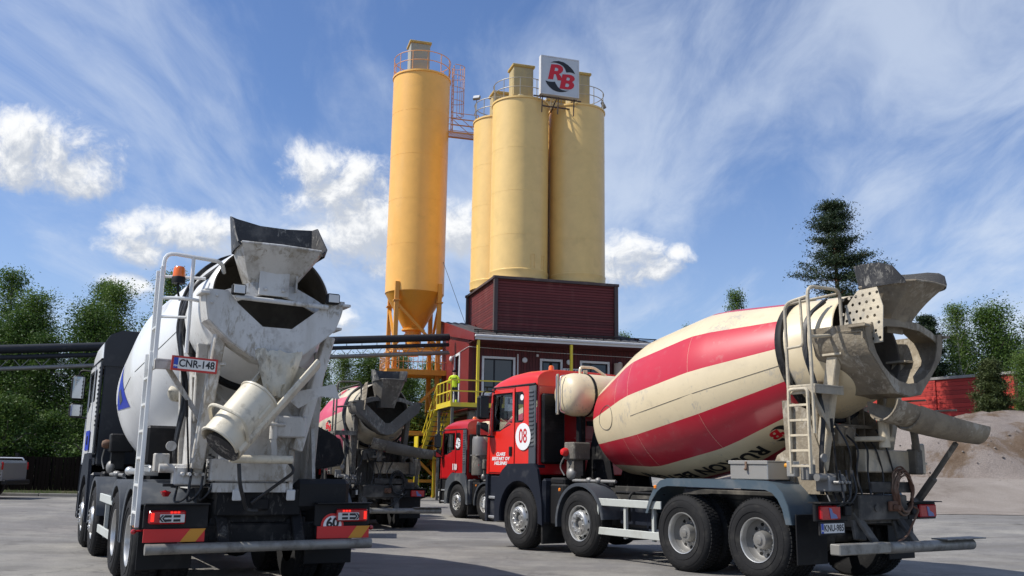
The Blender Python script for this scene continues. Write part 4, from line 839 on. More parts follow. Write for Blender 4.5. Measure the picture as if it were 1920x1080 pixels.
# ------------------------------------------------------------------ ground heights
def sst(a, b, x): t = min(1, max(0, (x - a) / (b - a))); return t * t * (3 - 2 * t)
def gz(x, y):
    mid = -.22 * sst(15, 25, y) * (1 - sst(5, 11, x)) * (1 - sst(7, 12, -x))
    left = .12 * sst(18, 30, y) * sst(8, 13, -x) + .15 * sst(33, 40, y) * sst(8, 13, -x)
    right = .30 * sst(15, 29, y) * sst(6, 13, x) + .95 * sst(29.5, 37, y) * sst(9, 15, x)
    return mid + left + right
def rowcoords(lim, fine, step):
    a = [];
    x = -fine
    while x <= fine + 1e-6: a.append(x); x += step
    s_ = step; x = fine
    while x < lim: s_ *= 1.5; x += s_; a.append(x); a.insert(0, -x)
    return a
def ground_mat():
    m = bpy.data.materials.new('worn asphalt'); nt = nodes_of(m); N = nt.nodes; L = nt.links
    out = N.new('ShaderNodeOutputMaterial'); p = N.new('ShaderNodeBsdfPrincipled'); L.new(p.outputs[0], out.inputs[0]); setin(p, Roughness=.9); p.inputs['Specular IOR Level'].default_value = .25
    tc = N.new('ShaderNodeTexCoord')
    def noise(sc_, det, rough=.6, vec=None):
        n = N.new('ShaderNodeTexNoise'); setin(n, Scale=sc_, Detail=det, Roughness=rough); L.new(vec or tc.outputs['Object'], n.inputs['Vector']); return n.outputs[0]
    def ramp(src, stops):
        r = N.new('ShaderNodeValToRGB'); L.new(src, r.inputs[0]); e = r.color_ramp.elements
        e[0].position, e[0].color = stops[0][0], c4(stops[0][1]); e[1].position, e[1].color = stops[-1][0], c4(stops[-1][1])
        for q, c in stops[1:-1]: x = e.new(q); x.color = c4(c)
        return r.outputs[0]
    def mix(f, a, b, mode='MIX'):
        x = N.new('ShaderNodeMix'); x.data_type = 'RGBA'; x.blend_type = mode
        if isinstance(f, float): x.inputs[0].default_value = f
        else: L.new(f, x.inputs[0])
        for i, s_ in ((6, a), (7, b)):
            if isinstance(s_, tuple): x.inputs[i].default_value = c4(s_)
            else: L.new(s_, x.inputs[i])
        return x.outputs[2]
    base = ramp(noise(.3, 10, .72), [(.3, (.145, .138, .133)), (.48, (.182, .175, .168)), (.56, (.197, .188, .179)), (.74, (.238, .226, .214))])
    mp = N.new('ShaderNodeMapping'); mp.inputs['Scale'].default_value = (.25, 1.3, 1); mp.inputs['Rotation'].default_value = (0, 0, rad(28)); L.new(tc.outputs['Object'], mp.inputs[0])
    tracks = ramp(noise(1.1, 7, .66, mp.outputs[0]), [(.44, (0, 0, 0)), (.62, (.8, .8, .8))])
    c1 = mix(tracks, base, (.15, .141, .128)); 
    oil = ramp(noise(1.6, 3, .5), [(.66, (0, 0, 0)), (.75, (1, 1, 1))]); c2 = mix(oil, c1, (.085, .08, .072))
    dust = ramp(noise(.22, 9, .75), [(.48, (0, 0, 0)), (.66, (1, 1, 1))]); c3 = mix(dust, c2, (.30, .285, .255))
    grain = ramp(noise(60., 3, .7), [(.32, (.66, .66, .66)), (.68, (1.3, 1.3, 1.3))]); c4_ = mix(1., c3, grain, 'MULTIPLY')
    vo = N.new('ShaderNodeTexVoronoi'); vo.feature = 'DISTANCE_TO_EDGE'; setin(vo, Scale=.38); nz = N.new('ShaderNodeTexNoise'); setin(nz, Scale=2.2, Detail=4.); L.new(tc.outputs['Object'], nz.inputs['Vector'])
    va = N.new('ShaderNodeVectorMath'); va.operation = 'MULTIPLY_ADD'; L.new(nz.outputs[1], va.inputs[0]); va.inputs[1].default_value = (.9, .9, 0); L.new(tc.outputs['Object'], va.inputs[2]); L.new(va.outputs[0], vo.inputs['Vector'])
    cr_ = ramp(vo.outputs[0], [(.0, (1, 1, 1)), (.006, (1, 1, 1)), (.012, (0, 0, 0))]); cm = N.new('ShaderNodeMath'); cm.operation = 'MULTIPLY'; L.new(cr_, cm.inputs[0]); L.new(ramp(noise(.3, 2), [(.45, (0, 0, 0)), (.55, (1, 1, 1))]), cm.inputs[1])
    fd = N.new('ShaderNodeMath'); fd.operation = 'MULTIPLY'; L.new(cm.outputs[0], fd.inputs[0]); fd.inputs[1].default_value = .45; mth_fade = fd.outputs[0]
    c5 = mix(mth_fade, c4_, (.10, .095, .088)); L.new(c5, p.inputs['Base Color'])
    b = N.new('ShaderNodeBump'); setin(b, Strength=.55, Distance=.012); L.new(noise(55., 4, .7), b.inputs['Height']); L.new(b.outputs[0], p.inputs['Normal'])
    return m
def simple_ground(name, stops, scale, bump, bscale):
    m = bpy.data.materials.new(name); nt = nodes_of(m); N = nt.nodes; L = nt.links
    out = N.new('ShaderNodeOutputMaterial'); p = N.new('ShaderNodeBsdfPrincipled'); L.new(p.outputs[0], out.inputs[0]); setin(p, Roughness=.95); p.inputs['Specular IOR Level'].default_value = .1
    tc = N.new('ShaderNodeTexCoord'); n1 = N.new('ShaderNodeTexNoise'); setin(n1, Scale=scale, Detail=8., Roughness=.68, Distortion=.4); L.new(tc.outputs['Object'], n1.inputs['Vector'])
    r = N.new('ShaderNodeValToRGB'); L.new(n1.outputs[0], r.inputs[0]); e = r.color_ramp.elements; e[0].position, e[0].color = stops[0][0], c4(stops[0][1]); e[1].position, e[1].color = stops[-1][0], c4(stops[-1][1])
    for q, c in stops[1:-1]: x = e.new(q); x.color = c4(c)
    n2 = N.new('ShaderNodeTexNoise'); setin(n2, Scale=bscale, Detail=5., Roughness=.75); L.new(tc.outputs['Object'], n2.inputs['Vector'])
    mr = N.new('ShaderNodeMapRange'); mr.inputs[1].default_value = .3; mr.inputs[2].default_value = .7; mr.inputs[3].default_value = .72; mr.inputs[4].default_value = 1.25; L.new(n2.outputs[0], mr.inputs[0])
    mx = N.new('ShaderNodeMix'); mx.data_type = 'RGBA'; mx.blend_type = 'MULTIPLY'; mx.inputs[0].default_value = 1; L.new(r.outputs[0], mx.inputs[6]); L.new(mr.outputs[0], mx.inputs[7]); L.new(mx.outputs[2], p.inputs['Base Color'])
    b = N.new('ShaderNodeBump'); setin(b, Strength=bump, Distance=.06); L.new(n2.outputs[0], b.inputs['Height']); L.new(b.outputs[0], p.inputs['Normal'])
    return m
xs = rowcoords(900, 44, 1.); ys = [y + 30 for y in rowcoords(900, 44, 1.)]
B = MB(); nx = len(xs)
for y in ys:
    for x in xs: B.v.append((x, y, gz(x, y)))
for i in range(len(ys) - 1):
    for j in range(nx - 1): B.f.append((i * nx + j, i * nx + j + 1, (i + 1) * nx + j + 1, (i + 1) * nx + j)); B.m.append(0)
g = B.build('ground', ground_mat(), smooth=80, recalc=False); g['kind'] = 'structure'
# pale gravel apron climbing to the pile on the right
MGRAV = simple_ground('pale crushed stone', [(.3, (.18, .15, .125)), (.46, (.255, .222, .195)), (.7, (.32, .285, .255))], .35, .6, 26.)
B = MB(); K1 = 40; rows = []
for i in range(K1 + 1):
    row = []
    for j in range(K1 + 1):
        y = 27.2 + 40 * (i / K1) ** 1.4; x0 = 8.6 + .25 * math.sin(y * 1.7); x = x0 + (75 - x0) * (j / K1) ** 1.5; row.append((x, y, gz(x, y) + .012 + .02 * random.random() * (i > 0)))
    rows.append(row)
for r_ in rows: B.v += r_
for i in range(K1):
    for j in range(K1): a = i * (K1 + 1) + j; B.f.append((a, a + 1, a + K1 + 2, a + K1 + 1)); B.m.append(0)
g = B.build('gravel_ground', MGRAV, smooth=80, recalc=False); g['kind'] = 'structure'
# dirt bank behind the yard on the left and grass strip
MDIRT = simple_ground('dark soil and weeds', [(.3, (.02, .026, .012)), (.5, (.045, .05, .025)), (.7, (.09, .075, .05))], .8, .7, 12.)
B = MB()
for i in range(31):
    x = -48 + i * 1.45
    for y in (34.6, 36, 40, 60): B.v.append((x, y, gz(x, y) + (.012 if y < 35 else .10)))
for i in range(30):
    for j in range(3): a = i * 4 + j; B.f.append((a, a + 4, a + 5, a + 1)); B.m.append(0)
g = B.build('soil', MDIRT, smooth=80, recalc=False); g['kind'] = 'structure'
B = MB()
for i in range(17):
    x = -36.5 + i * 1.5; B.box((x + .74, 34.5, gz(x, 34.5) + .05), (1.47, .14, .12), bev=.015)
g = B.build('kerb', mat('concrete kerb', (.22, .21, .19), .9, dirt=(.09, .085, .07), amt=.4, dscale=2), None); g['kind'] = 'structure'

# gravel pile
def pile_h(x, y):
    n = lambda a, b, s_: math.sin(a * s_ + 1.3 * math.sin(b * s_ * .7)) * math.cos(b * s_ * 1.1 + .8 * math.sin(a * s_ * .6))
    u = (x - 26) / 13.5; w = (y - 44) / 7.2
    d = abs(u) ** 2.6 + abs(w) ** 2.2
    h = 3.0 * max(0, 1 - d) ** .62
    return h + (.22 * n(x, y, .7) + .10 * n(x, y, 1.9) + .05 * n(x, y, 4.1)) * min(1, h)
MPILE = simple_ground('grey crushed stone pile', [(.34, (.125, .084, .055)), (.43, (.175, .130, .096)), (.49, (.25, .212, .188)), (.7, (.315, .275, .25))], .33, 1., 20.)
B = MB(); P1, P2 = 90, 56
for i in range(P2 + 1):
    for j in range(P1 + 1):
        x = 12 + 29 * j / P1; y = 36.5 + 15 * i / P2; B.v.append((x, y, gz(x, y) - .03 + pile_h(x, y) + (random.uniform(-.035, .035) if pile_h(x, y) > .1 else 0)))
for i in range(P2):
    for j in range(P1): a = i * (P1 + 1) + j; B.f.append((a, a + 1, a + P1 + 2, a + P1 + 1)); B.m.append(0)
o = B.build('gravel_pile', MPILE, smooth=60, recalc=False); tag(o, 'wide heap of grey and brown crushed stone in front of the red brick wall', 'gravel pile')
B = MB(); rnd = random.Random(2)
for k in range(300):
    x = rnd.uniform(13, 40); y = rnd.uniform(34.5, 40) ; r = rnd.uniform(.015, .05) * (1.6 if rnd.random() < .08 else 1)
    z = gz(x, y) + max(0, pile_h(x, y)); B.box((x, y, z + r * .3), (r * 2, r * 1.6, r * 1.3), MX.Rotation(rnd.uniform(0, 6), 3, 'Z') @ MX.Rotation(rnd.uniform(-.5, .5), 3, 'X'), bev=r * .4)
o = B.build('loose_stones', MGRAV, smooth=0); o['kind'] = 'stuff'; o['label'] = 'loose stones scattered at the foot of the gravel pile'

# ------------------------------------------------------------------ trucks
mat_mirror = mat('mirror glass', (.30, .32, .34), .03, metal=1.)
M['visor'] = mat('dark blue sun visor', (.012, .012, .05), .2, coat=.4)
ZB = gz(0, 8)
GRP = 'concrete mixer trucks parked in the yard'
KA = dict(drum=[M['drumwhite'], M['drumwhite'], M['inside']], frame=M['whitedirty'], hop=M['whitedirty'], coll=M['whitedirty'], ped=M['whitedirty'], chutehead=M['creamA'], ladder=M['white'], chassis=M['frame'], cab=M['cabwhite'], cabback=M['darkgrey'])
KB = dict(drum=[M['cream'], M['redband'], M['inside']], frame=M['dirtycream'], hop=M['concsteel'], coll=M['concsteel'], ped=M['concsteel'], chutehead=M['dirtycream'], ladder=M['dirtycream'], chassis=M['framebrown'], cab=M['cabred'], cabback=M['cabred2'])  # cab back takes the deeper red to paint its shaded side
KC = dict(drum=[M['dirtycream'], M['pinkband'], M['inside']], frame=M['greysteel'], hop=M['greysteel'], coll=M['greysteel'], ped=M['greysteel'], chutehead=M['greysteel'], ladder=M['greysteel'], chassis=M['framebrown'], cab=M['cabred2'], cabback=M['cabred2'])
KD = dict(KB, cab=M['cabred2'])
TA, DA = mixer('A', 'mixer_truck', 'white concrete mixer truck with white drum and plain white frame, seen from behind', (-3.28035, 11.61697, 0), 2.07334, (0, 1.414, 4.313, 6.117), (4.222, 2.097, .2351, .85, 1.224, 1.197, 2.775, 4.554, .877), KA, GRP)
TB, DB = mixer('B', 'mixer_truck', 'bright red cab mixer truck numbered 08 with cream and red striped drum', (4.29476, 13.26079, 0), 2.15152, (0, 1.395, 3.817, 5.599), (3.935, 2.155, .1968, .835, 1.371, 1.213, 2.756, 4.225, .865), KB, GRP)
TC, DC = mixer('C', 'mixer_truck', 'grey dust caked mixer truck with pink striped drum, seen from behind between the others', (-3.74397, 25.6873, gz(-3.7, 27)), 1.95839, (0, 1.395, 3.817, 5.6), (3.935, 2.155, .1968, .835, 1.371, 1.213, 2.756, 4.225, .865), KC, GRP)
TD, DD = mixer('D', 'mixer_truck', 'deep red cab mixer truck numbered 110 behind the truck numbered 08', (2.328, 26.963, gz(1, 28)), 2.13343, (0, 1.395, 3.82, 5.6), (3.935, 2.155, .1968, .835, 1.371, 1.213, 2.756, 4.225, .865), KD, GRP)
# --- artwork on B
Y = 1.236; lx = (-1, 0, 0); uz = (0, 0, 1)
B = MB(); B.lathe([(0, .001), (0, .245), (.004, .245), (.004, .001)], (5.50, Y, 1.98), (0, 1, 0), 40); e = B.build('number_disc', M['inkwhite'], TB)
B = MB(); flatwrite(B, '08', (5.50, Y + .007, 1.98), lx, uz, size=.36, bold=.004, sx=.74); B.build('lettering', M['inkred'], e, smooth=0)
B = MB()
for i, s_ in enumerate(('CLARS', 'BESTART OY', 'HELSINKI')): flatwrite(B, s_, (6.25, Y + .001, 1.665 - .085 * i), lx, uz, size=.085, bold=.003, shear=.18, sx=1.25)
B.build('lettering', M['inkwhite'], TB, smooth=0)
B = MB(); B.lathe([(0, .001), (0, .055), (.003, .055), (.003, .001)], (5.58, 1.215, 2.70), (0, 1, 0), 20); B.build('window_sticker', M['inkwhite'], TB)
beacon(TB, (6.0, .25, 3.20), h=.2); 
def drum_art(Dm, root, t_logo, a_logo, t_txt, a_txt):
    e = emblem2d('dark'); B = MB(); Dm.write(B, [(-x * -.42, -y * -.42) for x, y, z in e.v], e.f, t_logo, a_logo); 
    vs, fs = text2d('RUSKON BETONI', size=.34, bold=.012, align='LEFT'); Dm.write(B, vs, fs, t_txt, a_txt); B.build('drum_lettering', M['ink'], root, smooth=0)
    e = emblem2d('red'); B = MB(); Dm.write(B, [(x * .42, y * .42) for x, y, z in e.v], e.f, t_logo, a_logo); B.build('drum_emblem', M['logored'], root, smooth=0)
drum_art(DB, TB, 3.62, 157, 3.22, 161)
for a in (37, 97): drum_art(DC, TC, 3.3, a, 2.9, a)
drum_art(DD, TD, 1.9, 98, 1.5, 98)
# --- artwork on D
B = MB(); flatwrite(B, '110', (5.78, Y + .014, 1.62), lx, uz, size=.26, bold=.012, sx=.8); B.build('lettering', M['inkwhite'], TD, smooth=0)
B = MB(); emblem(B, 'dark', (5.60, Y + .002, 2.40), lx, uz, .40); emblem(B, 'red', (5.60, Y + .003, 2.40), lx, uz, .40); B.build('door_emblem', M['inkwhite'], TD, smooth=0)
B = MB(); B.box((4.60, .96, 2.0), (.44, .5, .04), bev=.01); B.lathe([(-.62, .26), (-.6, .27), (.5, .27), (.6, .24), (.61, .001)], (4.60, .96, 2.0), (0, 0, 1), 28); B.build('exhaust_silencer', M['rimdull'], TD)
B = MB(); B.lathe([(0, .272), (.62, .272), (.63, .26)], (4.60, .96, 1.40), (0, 0, 1), 28); B.build('heat_shield', M['greysteel'], TD)
B = MB(); B.tube(roundpath([(6.5, -.5, 2.95), (6.5, -.5, 3.1), (6.2, -.5, 3.12)], .05), .03); B.build('air_horn', M['chrome'], TD); beacon(TD, (5.45, .7, 3.08), r=.09, h=.2); beacon(TD, (6.3, -.1, 3.1), r=.09, h=.2)
# --- decals on A
B = MB(); me_v = [(0, 0), (.5, 0), (.5, .42), (.25, .52), (0, .95)]; Dv = [(x, y) for x, y in me_v]
DA.write(B, [(-.15, -.36), (.38, .16), (-.48, .36)], [(0, 1, 2)], 1.7, 95); bd = B.build('blue_decal', M['blue'], TA, smooth=0)
B = MB(); DA.write(B, [(-.12, -.02), (.08, -.02), (.10, .16), (-.14, .16)], [(0, 1, 2, 3)], 1.7, 95); 
B.v = [tuple(V(p) * 1.0) for p in B.v]; B.build('grey_decal', M['fender'], bd, smooth=0); 
for o in bd.children: o.location = (DA.up() * .0 + V((0, .004, 0)))
beacon(TA, (5.25, .35, 3.62))
B = MB(); B.box((6.55, 1.241, 1.78), (.7, .006, .34)); B.build('door_stripe', M['blue'], TA)

# ------------------------------------------------------------------ loader half hidden behind the white truck
t = thing('wheel_loader', 'red wheel loader behind the white truck, its dark bucket raised', 'wheel loader', (-6.3, 21.6, gz(-6.3, 21.6)), rad(8))
B = MB(); rows = []
prof = [(-.15, .52), (-.40, .40), (-.52, .05), (-.44, -.30), (-.15, -.50), (.25, -.53), (.72, -.50)]
B = MB(); 
rows = [[(1.75 + px, y, 1.98 + pz) for px, pz in [(-.35, .50), (-.5, .25), (-.52, -.05), (-.42, -.32), (-.15, -.48), (.25, -.48), (.62, -.40)]] for y in (-1.2, -.6, 0, .6, 1.2)]
B.sheet(rows, .03)
for s in (1, -1): B.plate([(1.75 + a, 1.98 + b_) for a, b_ in [(-.35, .5), (-.5, .25), (-.52, -.05), (-.42, -.32), (-.15, -.48), (.25, -.48), (.62, -.40), (.70, -.2), (.58, .22), (.2, .42)]], [], .03, (0, s * 1.2, 0), (1, 0, 0), (0, 0, 1))
for k in range(9): B.box((1.55 + .08 * k - .25, -1.2, 2.44 - .012 * k * k * .3), (.07, .05, .05 + .02 * (k % 2)))
B.build('bucket', M['frame'], t)
B = MB()
for s in (1, -1): B.beam((-.4, s * .45, 1.75), (1.25, s * .45, 1.85), .16, .24, bev=.02)
B.build('lift_arm', M['cabred2'], t)
B = MB(); B.box((-1.2, 0, 1.35), (1.9, 1.5, .8), bev=.12); B.box((-.5, 0, 1.0), (1.2, .9, .5), bev=.05); B.build('body', M['cabred2'], t)
B = MB(); B.box((-.9, 0, 2.3), (1.1, 1.3, 1.2), bev=.1); B.build('operator_cab', M['darkglass'], t)
for x in (-1.7, .1):
    for s in (1, -1):
        B = MB(); B.lathe([(-.22, .3), (-.24, .6), (-.2, .68), (.2, .68), (.24, .6), (.22, .3)], (x, s * .95, .68), (0, 1, 0), 28); w = B.build('wheel', M['rubber'], t); B = MB(); B.lathe([(-.1, .31), (.18, .31), (.12, .2), (.14, .001)], (x, s * .95, .68), (0, s, 0), 20); B.build('rim', M['cabred2'], w)
# ------------------------------------------------------------------ pickup at the far left
MPK = mat('silver pickup paint', (.24, .25, .26), .35, metal=.35, coat=.5, dirt=(.2, .19, .17), amt=.15, dscale=2)
t = thing('pickup_truck', 'silver pickup truck at the left edge with chrome rail along its bed', 'pickup truck', (-17.0, 32.6, gz(-17, 32.6)), rad(182))
def sidepoly(pts): return pts
body = [(.05, .52), (.0, 1.15), (.04, 1.28), (1.62, 1.30), (1.66, 1.12), (3.15, 1.10), (4.6, 1.06), (5.15, .98), (5.28, .70), (5.22, .42), (4.75, .40), (4.62, .70), (4.35, .86), (4.05, .86), (3.78, .70), (3.68, .40), (1.62, .40), (1.52, .70), (1.25, .86), (.95, .86), (.68, .70), (.58, .44)]
B = MB(); 
for s in (1, -1): B.plate(body, [], .10, (0, s * .90 + .05, 0), (1, 0, 0), (0, 0, 1))
B.box((.85, 0, .72), (1.6, 1.72, .06)); B.box((.03, 0, .9), (.05, 1.74, .62), bev=.02); B.box((1.64, 0, 1.0), (.06, 1.74, .5)); B.box((4.35, 0, 1.03), (1.75, 1.74, .14), bev=.06); B.box((5.2, 0, .72), (.14, 1.76, .5), bev=.05); B.box((2.6, 0, .5), (2., 1.74, .2))
B.build('body', MPK, t)
B = MB(); cabp = [(1.66, 1.12), (1.78, 1.70), (2.0, 1.80), (3.15, 1.80), (3.35, 1.74), (4.0, 1.10)]
for s in (1, -1): B.plate(cabp, [[(1.82, 1.2), (1.90, 1.66), (2.04, 1.72), (2.6, 1.72), (2.6, 1.2)], [(2.68, 1.2), (2.68, 1.72), (3.12, 1.72), (3.28, 1.68), (3.78, 1.2)]], .06, (0, s * .82 + .03, 0), (1, 0, 0), (0, 0, 1))
B.box((2.58, 0, 1.80), (1.25, 1.62, .05), bev=.02); B.build('cab', MPK, t)
B = MB(); B.box((2.5, 0, 1.42), (1.35, 1.56, .5), bev=.06); B.beam((3.35, 0, 1.73), (3.98, 0, 1.12), .02, 1.55, up=(0, 1, 0)); B.build('window', M['darkglass'], t)
B = MB()
for s in (1, -1): B.tube(roundpath([(.15, s * .88, 1.29), (.2, s * .88, 1.37), (1.45, s * .88, 1.37), (1.6, s * .88, 1.29)], .05), .022, 8)
B.build('bed_rail', M['chrome'], t)
for s in (1, -1):
    B = MB(); B.box((.02, s * .88, 1.10), (.06, .10, .26), bev=.02); B.build('tail_lamp', M['lampred'], t)
    for x in (1.10, 4.20):
        B = MB(); B.lathe([(-.11, .2), (-.12, .34), (-.09, .38), (.09, .38), (.12, .34), (.11, .2)], (x, s * .82, .38), (0, 1, 0), 32); w = B.build('wheel', M['rubber'], t)
        B = MB(); B.lathe([(.10, .23), (.08, .2), (.06, .12), (.10, .05), (.10, .001)], (x, s * .82, .38), (0, s, 0), 24); B.build('rim', M['rim'], w)
B = MB(); B.box((-.06, 0, .55), (.16, 1.75, .16), bev=.03); B.build('bumper', M['black'], t)

# ------------------------------------------------------------------ plant building (local x along its front, y into it)
TH = math.atan2(.28, .96); WO = V((-2.08, 45.7, 0)); GB = -.22
e1 = V((math.cos(TH), math.sin(TH), 0)); e2 = V((-math.sin(TH), math.cos(TH), 0))
def W(x, y, z=0): return WO + e1 * x + e2 * y + V((0, 0, z))
def boards(name, col, horizontal, pitch, gap=.06, wear=(.3, .12, .1), amt=.2):
    m = mat(name, col, .65, dirt=wear, amt=amt, dscale=1.4, streak=True); nt = m.node_tree; N = nt.nodes; L = nt.links
    p = [n for n in N if n.type == 'BSDF_PRINCIPLED'][0]; tc = [n for n in N if n.type == 'TEX_COORD'][0]
    sx = N.new('ShaderNodeSeparateXYZ'); L.new(tc.outputs['Object'], sx.inputs[0])
    if horizontal: src = sx.outputs[2]
    else:
        ad = N.new('ShaderNodeMath'); ad.operation = 'ADD'; L.new(sx.outputs[0], ad.inputs[0]); L.new(sx.outputs[1], ad.inputs[1]); src = ad.outputs[0]
    mu = N.new('ShaderNodeMath'); mu.operation = 'DIVIDE'; mu.inputs[1].default_value = pitch; L.new(src, mu.inputs[0])
    fr = N.new('ShaderNodeMath'); fr.operation = 'FRACT'; L.new(mu.outputs[0], fr.inputs[0])
    pp = N.new('ShaderNodeMath'); pp.operation = 'PINGPONG'; pp.inputs[1].default_value = .5; L.new(fr.outputs[0], pp.inputs[0])
    mr = N.new('ShaderNodeMapRange'); mr.inputs[1].default_value = 0; mr.inputs[2].default_value = gap * 2; L.new(pp.outputs[0], mr.inputs[0])
    b = N.new('ShaderNodeBump'); setin(b, Strength=1., Distance=.03); L.new(mr.outputs[0], b.inputs['Height']); L.new(b.outputs[0], p.inputs['Normal'])
    # boards differ in tone, grooves are darker
    fl = N.new('ShaderNodeMath'); fl.operation = 'FLOOR'; L.new(mu.outputs[0], fl.inputs[0]); wn = N.new('ShaderNodeTexWhiteNoise'); wn.noise_dimensions = '1D'; L.new(fl.outputs[0], wn.inputs['W'])
    m2 = N.new('ShaderNodeMapRange'); m2.inputs[3].default_value = .78; m2.inputs[4].default_value = 1.2; L.new(wn.outputs[0], m2.inputs[0])
    m3 = N.new('ShaderNodeMath'); m3.operation = 'MULTIPLY'; L.new(m2.outputs[0], m3.inputs[0]); m4 = N.new('ShaderNodeMapRange'); m4.inputs[3].default_value = .45; L.new(mr.outputs[0], m4.inputs[0]); L.new(m4.outputs[0], m3.inputs[1])
    old = p.inputs['Base Color'].links[0].from_socket; mx = N.new('ShaderNodeMix'); mx.data_type = 'RGBA'; mx.blend_type = 'MULTIPLY'; mx.inputs[0].default_value = 1; L.new(old, mx.inputs[6]); L.new(m3.outputs[0], mx.inputs[7]); L.new(mx.outputs[2], p.inputs['Base Color'])
    return m
MWALL = boards('red wall boards with painted shade', (.10, .013, .013), False, .15, .05, wear=(.07, .02, .02), amt=.15)  # shade of the front put into the colour, darker than the side walls
MCLAD = boards('weathered dark red cladding', (.125, .016, .015), True, .14, .07, wear=(.22, .085, .075), amt=.22)
MFASC = mat('red fascia board', (.17, .014, .012), .5, dirt=(.2, .05, .04), amt=.2, dscale=1.5)
MTRIM = mat('dark brown trim', (.075, .05, .045), .6, dirt=(.2, .15, .13), amt=.3, dscale=2, streak=True)
MGUT = mat('grey white gutter', (.62, .61, .60), .5, dirt=(.4, .38, .36), amt=.25, dscale=1.5)
MROOF = mat('grey roof tile sheet', (.05, .048, .05), .6, dirt=(.09, .085, .08), amt=.4, dscale=2)
MWIN = mat('white window casing', (.70, .70, .70), .5, dirt=(.45, .44, .42), amt=.2, dscale=2)
MYEL = mat('yellow safety paint', (.72, .55, .03), .45, dirt=(.45, .36, .14), amt=.3, dscale=3)
MORG = mat('orange yellow steel paint', (.74, .33, .035), .45, dirt=(.5, .26, .10), amt=.25, dscale=1.6, streak=True)
MCONC = mat('grey concrete', (.27, .26, .245), .9, dirt=(.15, .14, .13), amt=.4, dscale=1.2, bump=.2, bscale=20)
bld = thing('plant_building', 'dark red batching plant building with long eave, standing under the pale silos', 'building', (WO.x, WO.y, GB), TH)
Z = lambda z: z - GB
B = MB(); L_ = 9.25; FL = 4.35
wins = [(.78, 2.28, 5.02, 6.72), (3.80, 4.78, 4.42, 6.72), (5.95, 7.35, 5.02, 6.72)]
B.plate([(0, Z(FL - .2)), (L_, Z(FL - .2)), (L_, Z(7.75)), (0, Z(7.75))], [[(a, Z(c)), (b_, Z(c)), (b_, Z(d)), (a, Z(d))] for a, b_, c, d in wins], .18, (0, 0, 0), (1, 0, 0), (0, 0, 1))
B.build('front_wall', MWALL, bld)
B = MB(); B.plate([(0, Z(FL - .2)), (-.01 - 6.3, Z(FL - .2)), (-6.3, Z(9.0)), (0, Z(7.72))][::-1], [[(-1.95, Z(4.42)), (-1.95, Z(7.05)), (-2.95, Z(7.05)), (-2.95, Z(4.42))]], .18, (-.004, 0, 0), (0, -1, 0), (0, 0, 1)); B.box((L_ - .1, 3.2, Z(6.2)), (.18, 6.0, 3.9)); B.box((L_ / 2, 6.3, Z(6.4)), (L_ - .1, .18, 4.3)); B.build('side_wall', MFASC, bld)
B = MB(); B.box((L_ / 2, 3.2, Z(4.2)), (L_ - .4, 6., .22)); B.build('floor', MCONC, bld)
for x in (.3, 3.2, 6.2, 8.9):
    for y in (.3, 5.9):
        B = MB(); B.box((x, y, Z(4.1) / 2), (.4, .4, Z(4.1)), bev=.02); B.build('concrete_pillar', MCONC, bld)
B = MB(); B.box((L_ / 2, 3.3, Z(2)), (L_ - 1.2, 5.0, 4.0)); B.build('lower_wall', MWALL, bld)
# roof: ribbed sheet rising backwards, gutter, snow rail, fascia
B = MB(); rows = []
for i in range(96):
    x = -.12 + i * .1015; dz = .035 * (1 if i % 4 in (0, 1) else 0); rows.append([(x, y, Z(7.66 + (y + 1.62) * .215) + dz) for y in (-1.62, 0, 3.2, 6.6)])
B.sheet(rows, .03); rf = B.build('roof', MROOF, bld, smooth=0)
B = MB(); B.box((4.75, -1.66, Z(7.60)), (9.75, .14, .13), bev=.03); B.box((4.75, -1.60, Z(7.50)), (9.7, .04, .14)); B.build('gutter', MGUT, rf)
B = MB(); B.tube([(-.1, -1.35, Z(7.93)), (9.5, -1.35, Z(7.93))], .03, 6); B.tube([(-.1, -1.35, Z(7.85)), (9.5, -1.35, Z(7.85))], .02, 6)
for i in range(11): B.box((.1 + i * .93, -1.35, Z(7.84)), (.03, .05, .24))
B.build('snow_rail', M['black'], rf)
B = MB(); B.plate([(-6.6, Z(8.72)), (1.62, Z(7.36)), (1.62, Z(7.72)), (-6.6, Z(9.52))], [], .05, (-.16, 0, 0), (0, -1, 0), (0, 0, 1)); B.build('fascia', MFASC, rf)
B = MB(); B.plate([(-.1, Z(7.44)), (9.5, Z(7.44)), (9.5, Z(7.40)), (-.1, Z(7.40))][::-1], [], 1.5, (0, -1.55, 0), (1, 0, 0), (0, 0, 1)); B.build('eave_soffit', MWALL, rf)
